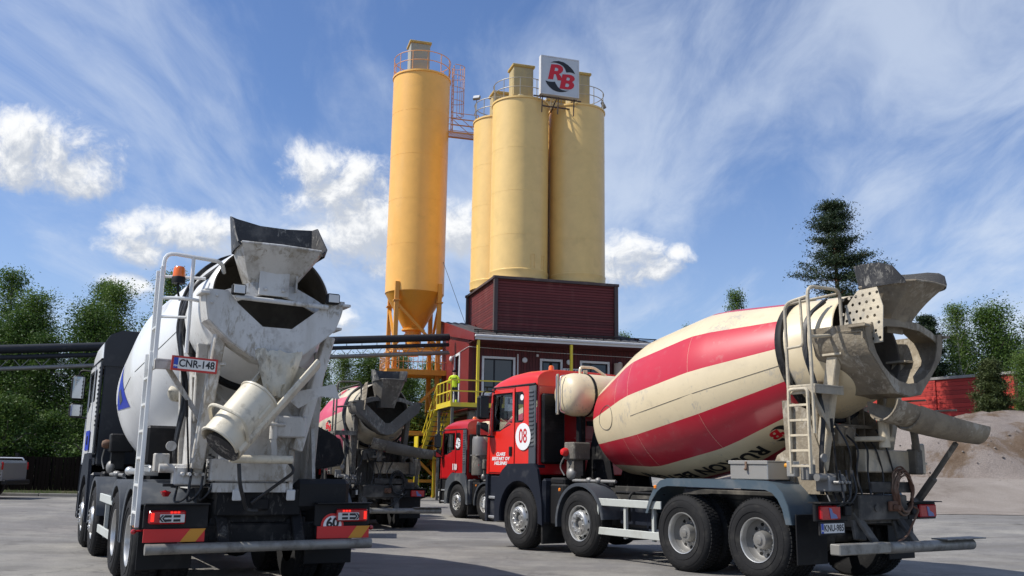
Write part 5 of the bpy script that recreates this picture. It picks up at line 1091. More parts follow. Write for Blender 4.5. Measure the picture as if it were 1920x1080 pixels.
for k, (a, b_, c, d) in enumerate(wins):
    cx, cz = (a + b_) / 2, Z((c + d) / 2); w, h = b_ - a, d - c
    B = MB(); f = .11
    B.plate([(a - f, Z(c) - f), (b_ + f, Z(c) - f), (b_ + f, Z(d) + f), (a - f, Z(d) + f)], [[(a, Z(c)), (b_, Z(c)), (b_, Z(d)), (a, Z(d))]], .05, (0, -.05, 0), (1, 0, 0), (0, 0, 1)); o = B.build('door' if k == 1 else 'window', MWIN, bld)
    B = MB(); B.plate([(a, Z(c)), (b_, Z(c)), (b_, Z(d)), (a, Z(d))], [[(a + .06, Z(c) + .06), (a + w * .34, Z(c) + .06), (a + w * .34, Z(d) - .06), (a + .06, Z(d) - .06)], [(a + w * .34 + .08, Z(c) + .06), (b_ - .06, Z(c) + .06), (b_ - .06, Z(d) - .06), (a + w * .34 + .08, Z(d) - .06)]] if k != 1 else [[(a + .1, Z(c) + .1), (b_ - .1, Z(c) + .1), (b_ - .1, Z(d) - .08), (a + .1, Z(d) - .08)]], .05, (0, .06, 0), (1, 0, 0), (0, 0, 1)); B.build('frame', M['darkgrey'], o)
    B = MB(); B.box((cx, .09, cz), (w - .02, .02, h - .02)); B.build('pane', mat_pane if 'mat_pane' in globals() else M['darkglass'], o)
    B = MB(); B.box((cx, -.09, Z(c) - .14), (w + .24, .12, .04)); B.build('sill', MWIN, o)
B = MB(); B.plate([(-1.8, Z(4.42)), (-1.8, Z(7.18)), (-3.1, Z(7.18)), (-3.1, Z(4.42)), (-2.95, Z(4.42)), (-2.95, Z(7.05)), (-1.95, Z(7.05)), (-1.95, Z(4.42))], [], .06, (-.05, 0, 0), (0, -1, 0), (0, 0, 1)); o = B.build('side_door', MWIN, bld); B = MB(); B.box((.08, 2.45, Z(5.73)), (.03, .98, 2.6)); B.build('pane', M['darkglass'], o)
for x in (2.88, 5.24, 8.03):
    B = MB(); B.lathe([(0, .001), (.0, .13), (.05, .14), (.09, .11), (.10, .001)], (x, -.005, Z(6.72)), (0, -1, 0), 24); B.build('round_lamp', MWIN, bld)
B = MB(); B.sph((-.09, 3.55, Z(7.02)), (.12, .14, .16)); B.build('globe_lamp', MWIN, bld)
B = MB(); B.tube([(-.03, 3.5, Z(7.15)), (-.03, .1, Z(7.26)), (.0, -.03, Z(7.26)), (4.2, -.03, Z(7.16)), (9.0, -.03, Z(7.12))], .014, 5); B.tube([(2.52, -.03, Z(7.0)), (2.52, -.03, Z(4.4))], .035, 8); B.box((3.55, -.04, Z(6.98)), (.1, .06, .12)); B.build('conduit', MWIN, bld)
B = MB(); B.cyl((7.85, -.25, Z(4.4)), (7.85, -.25, Z(6.75)), .22, .22, 20); B.build('vent_pipe', mat('beige pipe', (.45, .36, .29), .6), bld)
B = MB(); B.box((5.36, -.09, Z(6.26)), (.95, .03, .26), bev=.005); o = B.build('station_sign', MWIN, bld); B = MB(); flatwrite(B, 'ASEMA', (5.36, -.108, Z(6.26)), (1, 0, 0), (0, 0, 1), size=.22, bold=.006, sx=1.1); B.build('lettering', M['ink'], o, smooth=0)
for x in (.09, 4.83):
    B = MB(); B.box((x, -1.50, (Z(FL - .1) + Z(7.42)) / 2), (.13, .13, Z(7.42) - Z(FL - .1)), bev=.01); B.build('post', MYEL, bld)
    B = MB(); B.box((x, -1.50, Z(FL - .3) / 2), (.16, .16, Z(FL - .3))); B.build('post', M['greysteel'], bld)
# upper storey carrying the silos
B = MB(); x0, x1, y0, y1 = 1.29, 7.82, -.07, 5.85
B.box(((x0 + x1) / 2, (y0 + y1) / 2, Z(9.2)), (x1 - x0 - .06, y1 - y0 - .06, 3.3)); up_ = B.build('upper_storey', MCLAD, bld)
B = MB()
for x in (x0, x1):
    for y in (y0, y1): B.box((x, y, Z(9.2)), (.20, .20, 3.36), bev=.01)
for y in (y0, y1): B.box(((x0 + x1) / 2, y, Z(10.86)), (x1 - x0 + .3, .24, .14), bev=.01)
for x in (x0, x1): B.box((x, (y0 + y1) / 2, Z(10.862)), (.24, y1 - y0 + .3, .13), bev=.01)
B.build('corner_trim', MTRIM, up_)
B = MB(); B.box(((x0 + x1) / 2, (y0 + y1) / 2, Z(10.9)), (x1 - x0 + .1, y1 - y0 + .1, .05)); B.build('deck', MTRIM, up_)
B = MB(); B.box((1.25, 3.9, Z(8.75)), (.05, .22, .42)); B.build('hatch', MFASC, up_)
B = MB(); B.cyl((8.15, .9, Z(8.2)), (8.15, .9, Z(9.35)), .10, None, 14); B.lathe([(0, .10), (.02, .17), (.16, .17), (.22, .02)], (8.15, .9, Z(9.35)), (0, 0, 1), 16); B.build('flue', M['black'], bld)
# platform with railing and stair
pf = thing('access_platform', 'yellow railed platform in front of the red building with a stair down', 'platform', (WO.x, WO.y, GB), TH)
B = MB(); B.box((1.75, -.83, Z(4.25)), (5.9, 1.45, .06)); B.box((-.62, 2.0, Z(4.252)), (1.1, 4.3, .06)); B.build('deck', M['greysteel'], pf)
B = MB(); B.box((1.75, -1.57, Z(4.29)), (5.94, .05, .20), bev=.006); B.box((-1.2, .05, Z(4.33)), (.05, 3.2, .26), bev=.006); B.box((4.7, -.8, Z(4.29)), (.05, 1.5, .2)); B.build('toe_board', MYEL, pf)
B = MB()
posts = [(-1.2, -1.57), (-1.2, -.75), (-1.2, .1), (-1.2, .9), (-1.2, 1.6), (1.42, -1.57), (2.9, -1.57), (4.7, -1.57)]
for x, y in posts: B.box((x, y, Z(4.9)), (.055, .055, 1.12))
for z in (5.45, 4.93): B.beam((-1.2, -1.57, Z(z)), (4.7, -1.57, Z(z)), .05, .06); B.beam((-1.2, -1.57, Z(z)), (-1.2, 1.6, Z(z)), .05, .06)
B.build('railing', MYEL, pf)
for x, y in ((-1.1, -1.45), (-1.1, 1.5), (1.5, -1.45), (3.0, -1.45), (4.6, -1.45)):
    B = MB(); B.box((x, y, Z(4.2) / 2), (.12, .12, Z(4.2))); B.build('post', M['greysteel'], pf)
st = pf; B = MB()
for x in (-1.2, -.45): B.beam((x, 1.6, Z(4.2)), (x - .25, 3.9, Z(1.9)), .05, .24, up=(1, 0, 0)); B.beam((x, 1.6, Z(5.45)), (x - .25, 3.9, Z(3.1)), .05, .05); B.beam((x, 1.6, Z(4.93)), (x - .25, 3.9, Z(2.6)), .04, .04); 
for k in range(5):
    for x in (-1.2, -.45): B.box((x - .05 * k, 1.7 + k * .5, Z(4.75 - k * .5)), (.05, .05, 1.1))
B.box((-1.1, 4.4, Z(1.85)), (1.1, 1.0, .08)); B.box((-1.66, 4.4, Z(2.4)), (.05, 1.0, 1.1)); 
B.build('stair_rail', MYEL, pf)
B = MB()
for k in range(10): B.box((-.86 - .024 * k, 1.75 + k * .235, Z(4.1 - k * .235)), (.72, .24, .035))
B.build('stair_tread', M['greysteel'], pf)
for x, y in ((-1.6, 3.95), (-.6, 3.95), (-1.6, 4.85), (-.6, 4.85)):
    B = MB(); B.box((x, y, Z(1.8) / 2), (.1, .1, Z(1.8))); B.build('post', MYEL, pf)
t = thing('letter_sign', 'white board with a dark square lettered B hung under the platform railing', 'sign', W(1.72, -1.64, 4.38), TH)
B = MB(); B.box((0, 0, 0), (.62, .03, .66), bev=.005); o = B.build('board', MWIN, t); B = MB(); B.box((.06, -.02, .14), (.42, .012, .30)); B.build('square', M['visor'], o); B = MB(); flatwrite(B, 'B:', (.06, -.029, .14), (1, 0, 0), (0, 0, 1), size=.28, bold=.01); B.build('lettering', M['inkwhite'], o, smooth=0)

# ------------------------------------------------------------------ silos
def shellmat(name, col, dcol, amt=.22):
    return mat(name, col, .42, dirt=dcol, amt=amt, dscale=.55, streak=True, coat=.1, dirt2=tuple(x * .72 for x in col), amt2=.12, d2scale=.9)
MSIL = shellmat('pale yellow silo paint', (.82, .555, .20), (.68, .46, .15)); MSILO = shellmat('orange yellow silo paint', (.93, .48, .10), (.86, .54, .19), .25)
MFILT = mat('dirty beige filter box', (.46, .36, .17), .6, dirt=(.32, .28, .2), amt=.5, dscale=2., streak=True); MCAP = mat('ochre cap', (.50, .34, .09), .5, dirt=(.25, .17, .07), amt=.3, dscale=3)
MRAIL = mat('galvanised rail', (.38, .35, .28), .5, metal=.4); MRAILO = mat('orange rail paint', (.72, .34, .12), .5, dirt=(.5, .25, .12), amt=.3)
def railing(root, r, z, n, m, gap=None):
    B = MB()
    for h in (.55, 1.05): 
        a0, a1 = gap or (0, 360); pts = [(r * math.cos(rad(a0 + (a1 - a0) * i / 40)), r * math.sin(rad(a0 + (a1 - a0) * i / 40)), z + h) for i in range(40 if not gap else 41)]
        B.tube(pts, .022, 6, closed=not gap)
    for k in range(n):
        a = rad((gap[0] if gap else 0) + ((gap[1] - gap[0]) if gap else 360) * k / (n - (1 if gap else 0))); B.tube([(r * math.cos(a), r * math.sin(a), z), (r * math.cos(a), r * math.sin(a), z + 1.05)], .022, 6)
    return B.build('railing', m, root)
SG = 'pale yellow cement silos on the red building'; ZT = 20.75; RS = 1.53
slab = {'FL': 'pale yellow silo nearest the left front corner of the red box', 'FR': 'pale yellow silo behind the sign board, at the right front', 'BL': 'pale yellow silo half hidden at the rear left of the cluster', 'BR': 'pale yellow silo hidden behind the front pair of the cluster'}
for key, x, y, fx, fy, fh in (('FL', 2.94, 1.49, -.1, -.35, 1.9), ('FR', 6.20, 1.49, .05, .0, 2.1), ('BL', 2.62, 4.45, .0, -.1, 1.6), ('BR', 5.86, 4.45, 0, 0, 1.6)):
    p = W(x, y, 10.93); s = thing('silo', slab[key], 'silo', p, TH, SG)
    B = MB(); H = ZT - 10.93
    B.lathe([(.0, 1.3), (.02, RS - .02), (.05, RS + .02), (.40, RS + .02), (.44, RS + .035), (.50, RS + .035), (.53, RS)] + [(z, RS) for z in (2, 4, 6, 8)] + [(H - .05, RS), (H - .04, RS + .05), (H + .05, RS + .05), (H + .06, RS - .05), (H + .16, .3), (H + .16, .001)], n=96)
    for z in (2.35, 4.7, 7.05): B.lathe([(z - .006, RS), (z, RS + .006), (z + .006, RS)], n=96)
    if key == 'FL':
        for a in (-78, -52): 
            for da in (-3.6, 3.6): B.box(((RS + .01) * math.cos(rad(a + da)), (RS + .01) * math.sin(rad(a + da)), .95), (.03, .03, .7), MX.Rotation(rad(a + da), 3, 'Z'))
            B.box(((RS + .01) * math.cos(rad(a)), (RS + .01) * math.sin(rad(a)), 1.3), (.03, .2, .03), MX.Rotation(rad(a), 3, 'Z'))
    sh = B.build('shell', MSIL, s, smooth=30)
    B = MB(); B.box((fx, fy, H + .1 + fh / 2), (1.1, .92, fh), bev=.01); B.box((fx - .562, fy - .1, H + .1 + fh / 2), (.02, .5, fh * .8)); fb = B.build('filter_box', MFILT, s)
    B = MB(); B.box((fx, fy, H + .1 + fh + .05), (1.26, 1.08, .14), bev=.02); B.build('cap', MCAP, fb)
    railing(s, RS - .03, H + .05, 10, MRAIL)
    B = MB(); B.lathe([(0, .25), (.12, .25), (.2, .15), (.2, .001)], (-.3, -1.0, H + .08), (0, 0, 1), 20); B.build('hatch', MFILT, s)
def flood(name, label, p, rz, tilt, pole):
    t = thing(name, label, 'floodlight', p, rz, 'floodlights on the silo railings'); r = MX.Rotation(rad(tilt), 3, 'X')
    B = MB(); B.box((0, 0, .18), (.42, .16, .30), r, bev=.03); B.build('housing', M['rimdull'], t); B = MB(); B.box(r @ V((0, -.085, 0)) + V((0, 0, .18)), (.36, .01, .24), r); B.build('glass', M['lampclear'], t)
    B = MB(); B.tube([(0, .0, -pole), (0, 0, .1)], .025, 6); B.build('bracket', MRAIL, t)
flood('floodlight', 'floodlight on a bent arm at the left end of the rear pale silo', W(1.12, 4.2, 21.95), TH - .6, -35, .6)
flood('floodlight', 'floodlight just left of the white sign board', W(4.05, .05, 22.0), TH - .4, -30, .8)
flood('floodlight', 'floodlight on the railing at the right of the cluster', W(7.6, 1.0, 21.1), TH + 1.0, -30, .4)
# company sign standing between the two front silos
t = thing('company_sign', 'square white sign with red RB letters and black crescents high on the silos', 'sign', W(4.55, -.25, 21.98), TH + rad(1))
B = MB(); B.box((0, 0, 0), (2.15, .28, 2.15), bev=.02); B.build('board', mat('white sign face', (.55, .57, .58), .4, dirt=(.45, .45, .45), amt=.1), t)
B = MB(); B.plate([(-1.09, -1.09), (1.09, -1.09), (1.09, 1.09), (-1.09, 1.09)], [[(-1.03, -1.03), (1.03, -1.03), (1.03, 1.03), (-1.03, 1.03)]], .32, (0, -.155, 0), (1, 0, 0), (0, 0, 1)); B.build('rim', MGUT, t)
B = MB(); emblem(B, 'dark', (0, -.150, 0), (1, 0, 0), (0, 0, 1), 2.06); B.build('crescent', M['ink'], t, smooth=0)
B = MB(); emblem(B, 'red', (0, -.152, 0), (1, 0, 0), (0, 0, 1), 2.06); B.build('letters', M['logored'], t, smooth=0)
B = MB()
for x in (-.9, .0, .9): B.beam((x, .1, -1.0), (x, .2, -2.0), .05, .05); B.beam((x, .1, -.9), (x, 1.3, -1.5), .05, .05)
B.beam((-1.4, .12, -1.15), (1.3, .12, -1.15), .06, .06); B.beam((-1.4, .5, -1.5), (1.3, .5, -1.5), .06, .06); B.build('bracket', MTRIM, t)
# tall orange silo on legs
TX, TY = -5.55, 52.0
s = thing('tall_silo', 'tall orange yellow silo on four legs left of the red building', 'silo', (TX, TY, -.38), TH); s.scale = (1.095,) * 3
B = MB(); zz = lambda z: z - GB
B.lathe([(zz(10.15), RS - .02), (zz(10.16), RS)] + [(zz(z), RS) for z in (12, 14, 16, 18, 20)] + [(zz(21.92), RS), (zz(21.93), RS + .05), (zz(22.02), RS + .05), (zz(22.03), RS - .05), (zz(22.15), .3), (zz(22.15), .001)], n=96)
for z in (12.6, 15.0, 17.4, 19.8): B.lathe([(zz(z) - .006, RS), (zz(z), RS + .006), (zz(z) + .006, RS)], n=96)
B.build('shell', MSILO, s, smooth=30)
B = MB(); B.lathe([(zz(10.16), RS - .015), (zz(8.35), .52), (zz(8.33), .60), (zz(8.25), .60), (zz(8.23), .42), (zz(7.5), .38), (zz(7.45), .30), (zz(6.95), .30), (zz(6.95), .001)], n=72); B.build('cone', MORG, s, smooth=30)
for sx in (-1, 1):
    for sy in (-1, 1):
        B = MB(); B.box((sx * 1.1, sy * 1.1, zz(10.6) / 2), (.22, .22, zz(10.6)), bev=.015)
        B.box((sx * 1.1, sy * 1.1, zz(9.62)), (.34, .34, .06)); B.build('leg', MORG, s)
B = MB(); BU = MB()
for a, b_ in (((-1.1, -1.1), (1.1, -1.1)), ((1.1, -1.1), (1.1, 1.1)), ((1.1, 1.1), (-1.1, 1.1)), ((-1.1, 1.1), (-1.1, -1.1))):
    a = V((*a, 0)); b_ = V((*b_, 0)); up3 = V((0, 0, 1))
    for z0, z1, fl in ((5.4, 3.1, 1), (3.0, .9, 1), (3.0, .9, 0)):
        p, q = (a, b_) if not fl else (b_, a); B.beam(p + up3 * zz(z0), q + up3 * zz(z1), .13, .13)
    BU.beam(a + up3 * zz(9.5), b_ + up3 * zz(7.3), .13, .13); BU.beam(a + up3 * zz(7.2), b_ + up3 * zz(7.2), .12, .14)
    for z in (3.05, .7): B.beam(a + up3 * zz(z), b_ + up3 * zz(z), .12, .14)
B.build('bracing', MORG, s); BU.build('bracing', MORG, s)
B = MB(); B.box((-.25, -.15, zz(23.0)), (1.05, .95, 1.75), bev=.01); fb = B.build('filter_box', mat('grey filter box', (.34, .33, .27), .5, dirt=(.45, .36, .16), amt=.3, dscale=1.5), s); B = MB(); B.box((-.25, -.15, zz(23.93)), (1.2, 1.1, .13), bev=.02); B.build('cap', MCAP, fb)
railing(s, RS - .0, zz(22.02), 12, MRAILO)
# caged ladder and catwalk to the other silos
B = MB(); lx_, ly_ = RS + .16, -.15
for dx in (-.2, .2): B.tube([(lx_, ly_ + dx, zz(19.2)), (lx_, ly_ + dx, zz(23.0))], .025, 6)
for k in range(14): B.tube([(lx_, ly_ - .2, zz(19.4 + .25 * k)), (lx_, ly_ + .2, zz(19.4 + .25 * k))], .014, 5)
for z in (20.2, 20.95, 21.7, 22.4, 23.0): B.tube([(lx_ + .02 + .62 * math.sin(rad(a)), ly_ + .38 * math.cos(rad(a)), zz(z)) for a in range(0, 181, 15)], .016, 6)
for a in (30, 60, 90, 120, 150): B.tube([(lx_ + .02 + .62 * math.sin(rad(a)), ly_ + .38 * math.cos(rad(a)), zz(20.2)), (lx_ + .02 + .62 * math.sin(rad(a)), ly_ + .38 * math.cos(rad(a)), zz(23.0))], .013, 5)
B.build('caged_ladder', MRAILO, s)
B = MB(); [B.box((RS + .02 + .07 * k, -.1, zz(19.12)), (.03, .78, .035)) for k in range(23)]; B.beam((RS - .3, -.5, zz(19.10)), (RS + 1.6, -.5, zz(19.10)), .04, .08); B.beam((RS - .3, .3, zz(19.10)), (RS + 1.6, .3, zz(19.10)), .04, .08)
for y in (-.5, .3):
    for z in (19.5, 19.85, 20.2): B.tube([(RS + .05, y, zz(z)), (RS + 1.55, y, zz(z))], .018, 6)
    B.tube([(RS + 1.55, y, zz(19.1)), (RS + 1.55, y, zz(20.2))], .025, 6); B.tube([(RS + .35, y, zz(20.1)), (RS + 1.5, y, zz(19.2))], .018, 6)
B.build('catwalk', MRAILO, s)
# service deck under the cone
B = MB(); B.box((.0, -.2, zz(6.0)), (3.0, 3.0, .10)); B.box((0, -1.68, zz(5.98)), (3.1, .08, .26)); B.box((1.48, -.2, zz(5.98)), (.08, 3.0, .24)); B.box((-1.48, -.2, zz(5.98)), (.08, 3.0, .24)); B.build('service_deck', MORG, s); B = MB(); B.box((.2, -.2, zz(2.95)), (3.4, 2.8, .12)); B.build('service_deck', MORG, s)
B = MB()
for z in (6.5, 7.05):
    for a, b_ in (((-1.46, -1.66), (1.46, -1.66)), ((1.46, -1.66), (1.46, 1.25)), ((-1.46, -1.66), (-1.46, 1.25))): B.tube([(*a, zz(z)), (*b_, zz(z))], .02, 6)
for k in range(13): B.tube([(-1.46 + k * .243, -1.66, zz(6.0)), (-1.46 + k * .243, -1.66, zz(7.05))], .014, 5)
for k in range(9): B.tube([(-1.46, -1.66 + k * .36, zz(6.0)), (-1.46, -1.66 + k * .36, zz(7.05))], .014, 5)
for k in range(6): B.tube([(1.46, -1.66 + k * .5, zz(6.0)), (1.46, -1.66 + k * .5, zz(7.05))], .014, 5)
B.tube([(-1.2, -1.3, zz(.1)), (-1.2, -1.3, zz(7.2))], .02); B.tube([(-.9, -1.3, zz(.1)), (-.9, -1.3, zz(7.2))], .02)
for k in range(24): B.tube([(-1.2, -1.3, zz(.3 + .28 * k)), (-.9, -1.3, zz(.3 + .28 * k))], .013, 5)
B.build('deck_railing', MRAILO, s)
B = MB(); B.tube([(0, 0, zz(7.3)), (.4, -.1, zz(7.2)), (3.0, .1, zz(7.95))], .17, 14); B.cyl((-.5, 0, zz(7.25)), (.4, -.1, zz(7.2)), .2, None, 14); B.build('screw_conveyor', mat('yellow conveyor paint', (.74, .42, .03), .45, dirt=(.4, .25, .1), amt=.3), s)
B = MB(); B.tube([(RS * .82, -.75, zz(12.0)), (2.3, -1.9, zz(8.5))], .012, 5); B.build('stay_cable', M['ink'], s)
# pipe bridge
t = thing('pipe_bridge', 'long dark pipes and truss crossing from the left edge to the red building', 'pipe bridge', (-3.3, 48.6, 0))
def pb(u, dz): return (-18.2 * u, -9.6 * u, 8.13 - 2.12 * u + dz)
B = MB(); B.tube([pb(0, -.02), pb(1.15, -.02)], .19, 14); B.build('main_pipe', M['darkgrey'], t)
B = MB(); a = V(pb(0, -.42)); B.tube([pb(0, -.42), pb(1.15, -.36)], .10, 12); B.build('thin_pipe', M['darkgrey'], t)
B = MB(); B.tube([pb(0, -.82), pb(1.15, -.86)], .09, 12); B.tube([V(pb(0, -.78)) + V((0, .8, 0)), V(pb(1.15, -.78)) + V((0, .8, 0))], .07, 10)
for k in range(30):
    u0 = k / 26; B.tube([pb(u0, -.80), pb(u0 + 1 / 52, -.34), pb(u0 + 2 / 52, -.80)], .018, 5)
    B.tube([pb(u0, -.38), pb(u0, .05)], .018, 5); B.tube([V(pb(u0, -.82)), V(pb(u0, -.78)) + V((0, .8, 0))], .018, 5)
B.build('truss', M['rimdull'], t)
for u in (.62, 1.12):
    B = MB(); p = V(pb(u, 0)); B.beam((p.x, p.y + .3, GB), (p.x, p.y + .3, p.z - .8), .2, .2); B.build('post', M['greysteel'], t)
# ------------------------------------------------------------------ brick wall and fence
def brickmat():
    m = boards('red painted bricks', (.44, .032, .022), True, .24, .03, wear=(.36, .04, .03), amt=.2); return m
t0, t1 = V((26.9, 49.4, 0)), V((17.5, 64.5, 0)); d = (t1 - t0); L_ = d.length; an = math.atan2(d.y, d.x)
t = thing('brick_wall', 'tall red brick wall with grey coping behind the gravel pile', 'wall', (t0.x, t0.y, 1.0), an)
B = MB(); B.box((L_ / 2, 0, 2.85), (L_, .35, 5.7)); 
for k in range(6): B.box((1.2 + k * 3.6, .19, 2.84), (.5, .1, 5.68))
w = B.build('brickwork', brickmat(), t)
B = MB(); B.box((L_ / 2, 0, 5.76), (L_ + .2, .55, .16), bev=.02); B.build('coping', MCONC, t)
t = thing('board_fence', 'dark brown board fence below the trees at the left', 'fence', (-48, 36.4, gz(-30, 36.4)))
B = MB(); rnd = random.Random(9)
for k in range(210): B.box((k * .155 + .07, rnd.uniform(-.01, .01), .72 + rnd.uniform(-.02, .02)), (.14, .025, 1.3))
B.build('boards', mat('fence boards with painted tree shade', (.006, .0045, .004), .95, spec=.05, dirt=(.014, .011, .009), amt=.3, dscale=2, streak=True), t)  # boards near black: shade of the trees put into the colour
B = MB()
for k in range(12): B.box((k * 2.9, .08, .75), (.12, .12, 1.5))
for z in (.35, 1.1): B.box((16.2, .05, z), (32.4, .06, .09))
B.build('rail', M['frame'], t)

# ------------------------------------------------------------------ trees
def leafmat(name, c1, c2, c3):
    m = bpy.data.materials.new(name); nt = nodes_of(m); N = nt.nodes; L = nt.links
    out = N.new('ShaderNodeOutputMaterial'); p = N.new('ShaderNodeBsdfPrincipled'); tr = N.new('ShaderNodeBsdfTranslucent'); mx = N.new('ShaderNodeMixShader'); mx.inputs[0].default_value = .28
    setin(p, Roughness=.55); p.inputs['Specular IOR Level'].default_value = .3
    ge = N.new('ShaderNodeNewGeometry'); tc = N.new('ShaderNodeTexCoord'); oi = N.new('ShaderNodeObjectInfo')
    no = N.new('ShaderNodeTexNoise'); setin(no, Scale=.9, Detail=4.); L.new(tc.outputs['Object'], no.inputs['Vector'])
    a = N.new('ShaderNodeMath'); a.operation = 'MULTIPLY_ADD'; L.new(ge.outputs['Random Per Island'], a.inputs[0]); a.inputs[1].default_value = .45; b = N.new('ShaderNodeMath'); b.operation = 'MULTIPLY_ADD'; L.new(oi.outputs['Random'], b.inputs[0]); b.inputs[1].default_value = .25
    L.new(no.outputs[0], b.inputs[2]); L.new(b.outputs[0], a.inputs[2]); mr = N.new('ShaderNodeMath'); mr.operation = 'SUBTRACT'; mr.inputs[1].default_value = .32; L.new(a.outputs[0], mr.inputs[0])
    r = N.new('ShaderNodeValToRGB'); L.new(mr.outputs[0], r.inputs[0]); e = r.color_ramp.elements; e[0].position = .1; e[0].color = c4(c1); e[1].position = .9; e[1].color = c4(c3); x = e.new(.5); x.color = c4(c2)
    L.new(r.outputs[0], p.inputs['Base Color']); L.new(r.outputs[0], tr.inputs[0]); L.new(p.outputs[0], mx.inputs[1]); L.new(tr.outputs[0], mx.inputs[2]); L.new(mx.outputs[0], out.inputs[0])
    return m
MLEAF = leafmat('birch leaves', (.048, .098, .016), (.098, .168, .03), (.17, .23, .055)); MLEAFD = leafmat('alder leaves', (.034, .076, .014), (.070, .130, .024), (.13, .19, .042))
MNEED = leafmat('pine needles', (.014, .030, .014), (.030, .052, .022), (.06, .082, .03)); MYOUNG = leafmat('young pine needles', (.035, .05, .016), (.06, .082, .024), (.11, .125, .04))
MBARK = mat('grey bark', (.12, .105, .09), .9, dirt=(.05, .045, .04), amt=.4, dscale=4, bump=.4, bscale=14); MBIRCH = mat('pale birch bark', (.50, .48, .44), .8, dirt=(.05, .05, .05), amt=.3, dscale=3, bump=.2); MPBARK = mat('reddish pine bark', (.20, .095, .05), .9, dirt=(.09, .06, .045), amt=.5, dscale=4, bump=.4, bscale=12)
def leaf(vs, fs, p, s, rnd, long=1.5):
    n = V((rnd.gauss(0, 1), rnd.gauss(0, 1), rnd.gauss(0, 1) + .5)).normalized(); u = n.orthogonal().normalized(); a = rnd.uniform(0, 6.28); w = n.cross(u); u, w = u * math.cos(a) + w * math.sin(a), w * math.cos(a) - u * math.sin(a)
    k = len(vs); vs += [p - u * s * long * .5, p + w * s * .36, p + u * s * long * .5, p - w * s * .36]; fs.append((k, k + 1, k + 2, k + 3))
def broadleaf(seed, H, Rm, base, nleaf, ls, narrow=1.):
    """crown: limbs with leaf sprays along their outer length; taper to an irregular pointed top"""
    rnd = random.Random(seed); T = MB(); trunk = []
    x = y = 0
    for i in range(9):
        z = H * .97 * i / 8; trunk.append((x, y, z)); x += rnd.uniform(-.12, .12) * H / 12; y += rnd.uniform(-.12, .12) * H / 12
    T.tube(trunk, [.018 * H * (1 - i / 8.6) + .012 for i in range(9)], 8)
    def tp(z): i = min(7, int(z / H / .97 * 8)); f = z / H / .97 * 8 - i; return V(trunk[i]).lerp(V(trunk[i + 1]), min(1, f))
    sprays = []; nb = int(44 * narrow + 10)
    for b in range(nb):
        h = base + (1 - base) * (b + rnd.random()) / nb; z = H * min(.96, h); a = b * 2.4 + rnd.uniform(-.5, .5)
        hh = (h - base) / (1 - base); prof = min(1, (hh / .2 + .3)) * (1.03 - hh) ** .92 * 1.12
        Lb = Rm * prof * rnd.uniform(.55, 1.25) + .2; el = rad(rnd.uniform(14, 42) + 22 * hh); p0 = tp(z); d_ = V((math.cos(a) * math.cos(el), math.sin(a) * math.cos(el), math.sin(el)))
        pts = [p0]; 
        for k in range(1, 5):
            d2 = (d_ + V((rnd.uniform(-.2, .2), rnd.uniform(-.2, .2), rnd.uniform(-.25, .12) - .06 * k))).normalized(); pts.append(pts[-1] + d2 * Lb / 4)
        T.tube(pts, [.05 * Lb / Rm * .5 + .015 - .006 * k / 2 for k in range(5)], 5, caps=False)
        for k in range(1, 5):
            for q in range(3): sprays.append((pts[k - 1].lerp(pts[k], rnd.random()) + V((rnd.gauss(0, .16), rnd.gauss(0, .16), rnd.gauss(0, .14))) * Rm * .5, Rm * rnd.uniform(.08, .19)))
    for k in range(14): sprays.append((tp(H * rnd.uniform(.86, .97)) + V((rnd.gauss(0, .1), rnd.gauss(0, .1), rnd.uniform(0, .3))), Rm * .09))
    vs = []; fs = []; per = max(6, nleaf // len(sprays))
    for c, r in sprays:
        for k in range(per): leaf(vs, fs, c + V((max(-1.7, min(1.7, rnd.gauss(0, 1))), max(-1.7, min(1.7, rnd.gauss(0, 1))), .75 * max(-1.7, min(1.7, rnd.gauss(0, 1))))) * r, ls * rnd.uniform(.5, 1.0) * (1.7 if rnd.random() < .12 else 1), rnd)
    return T, vs, fs
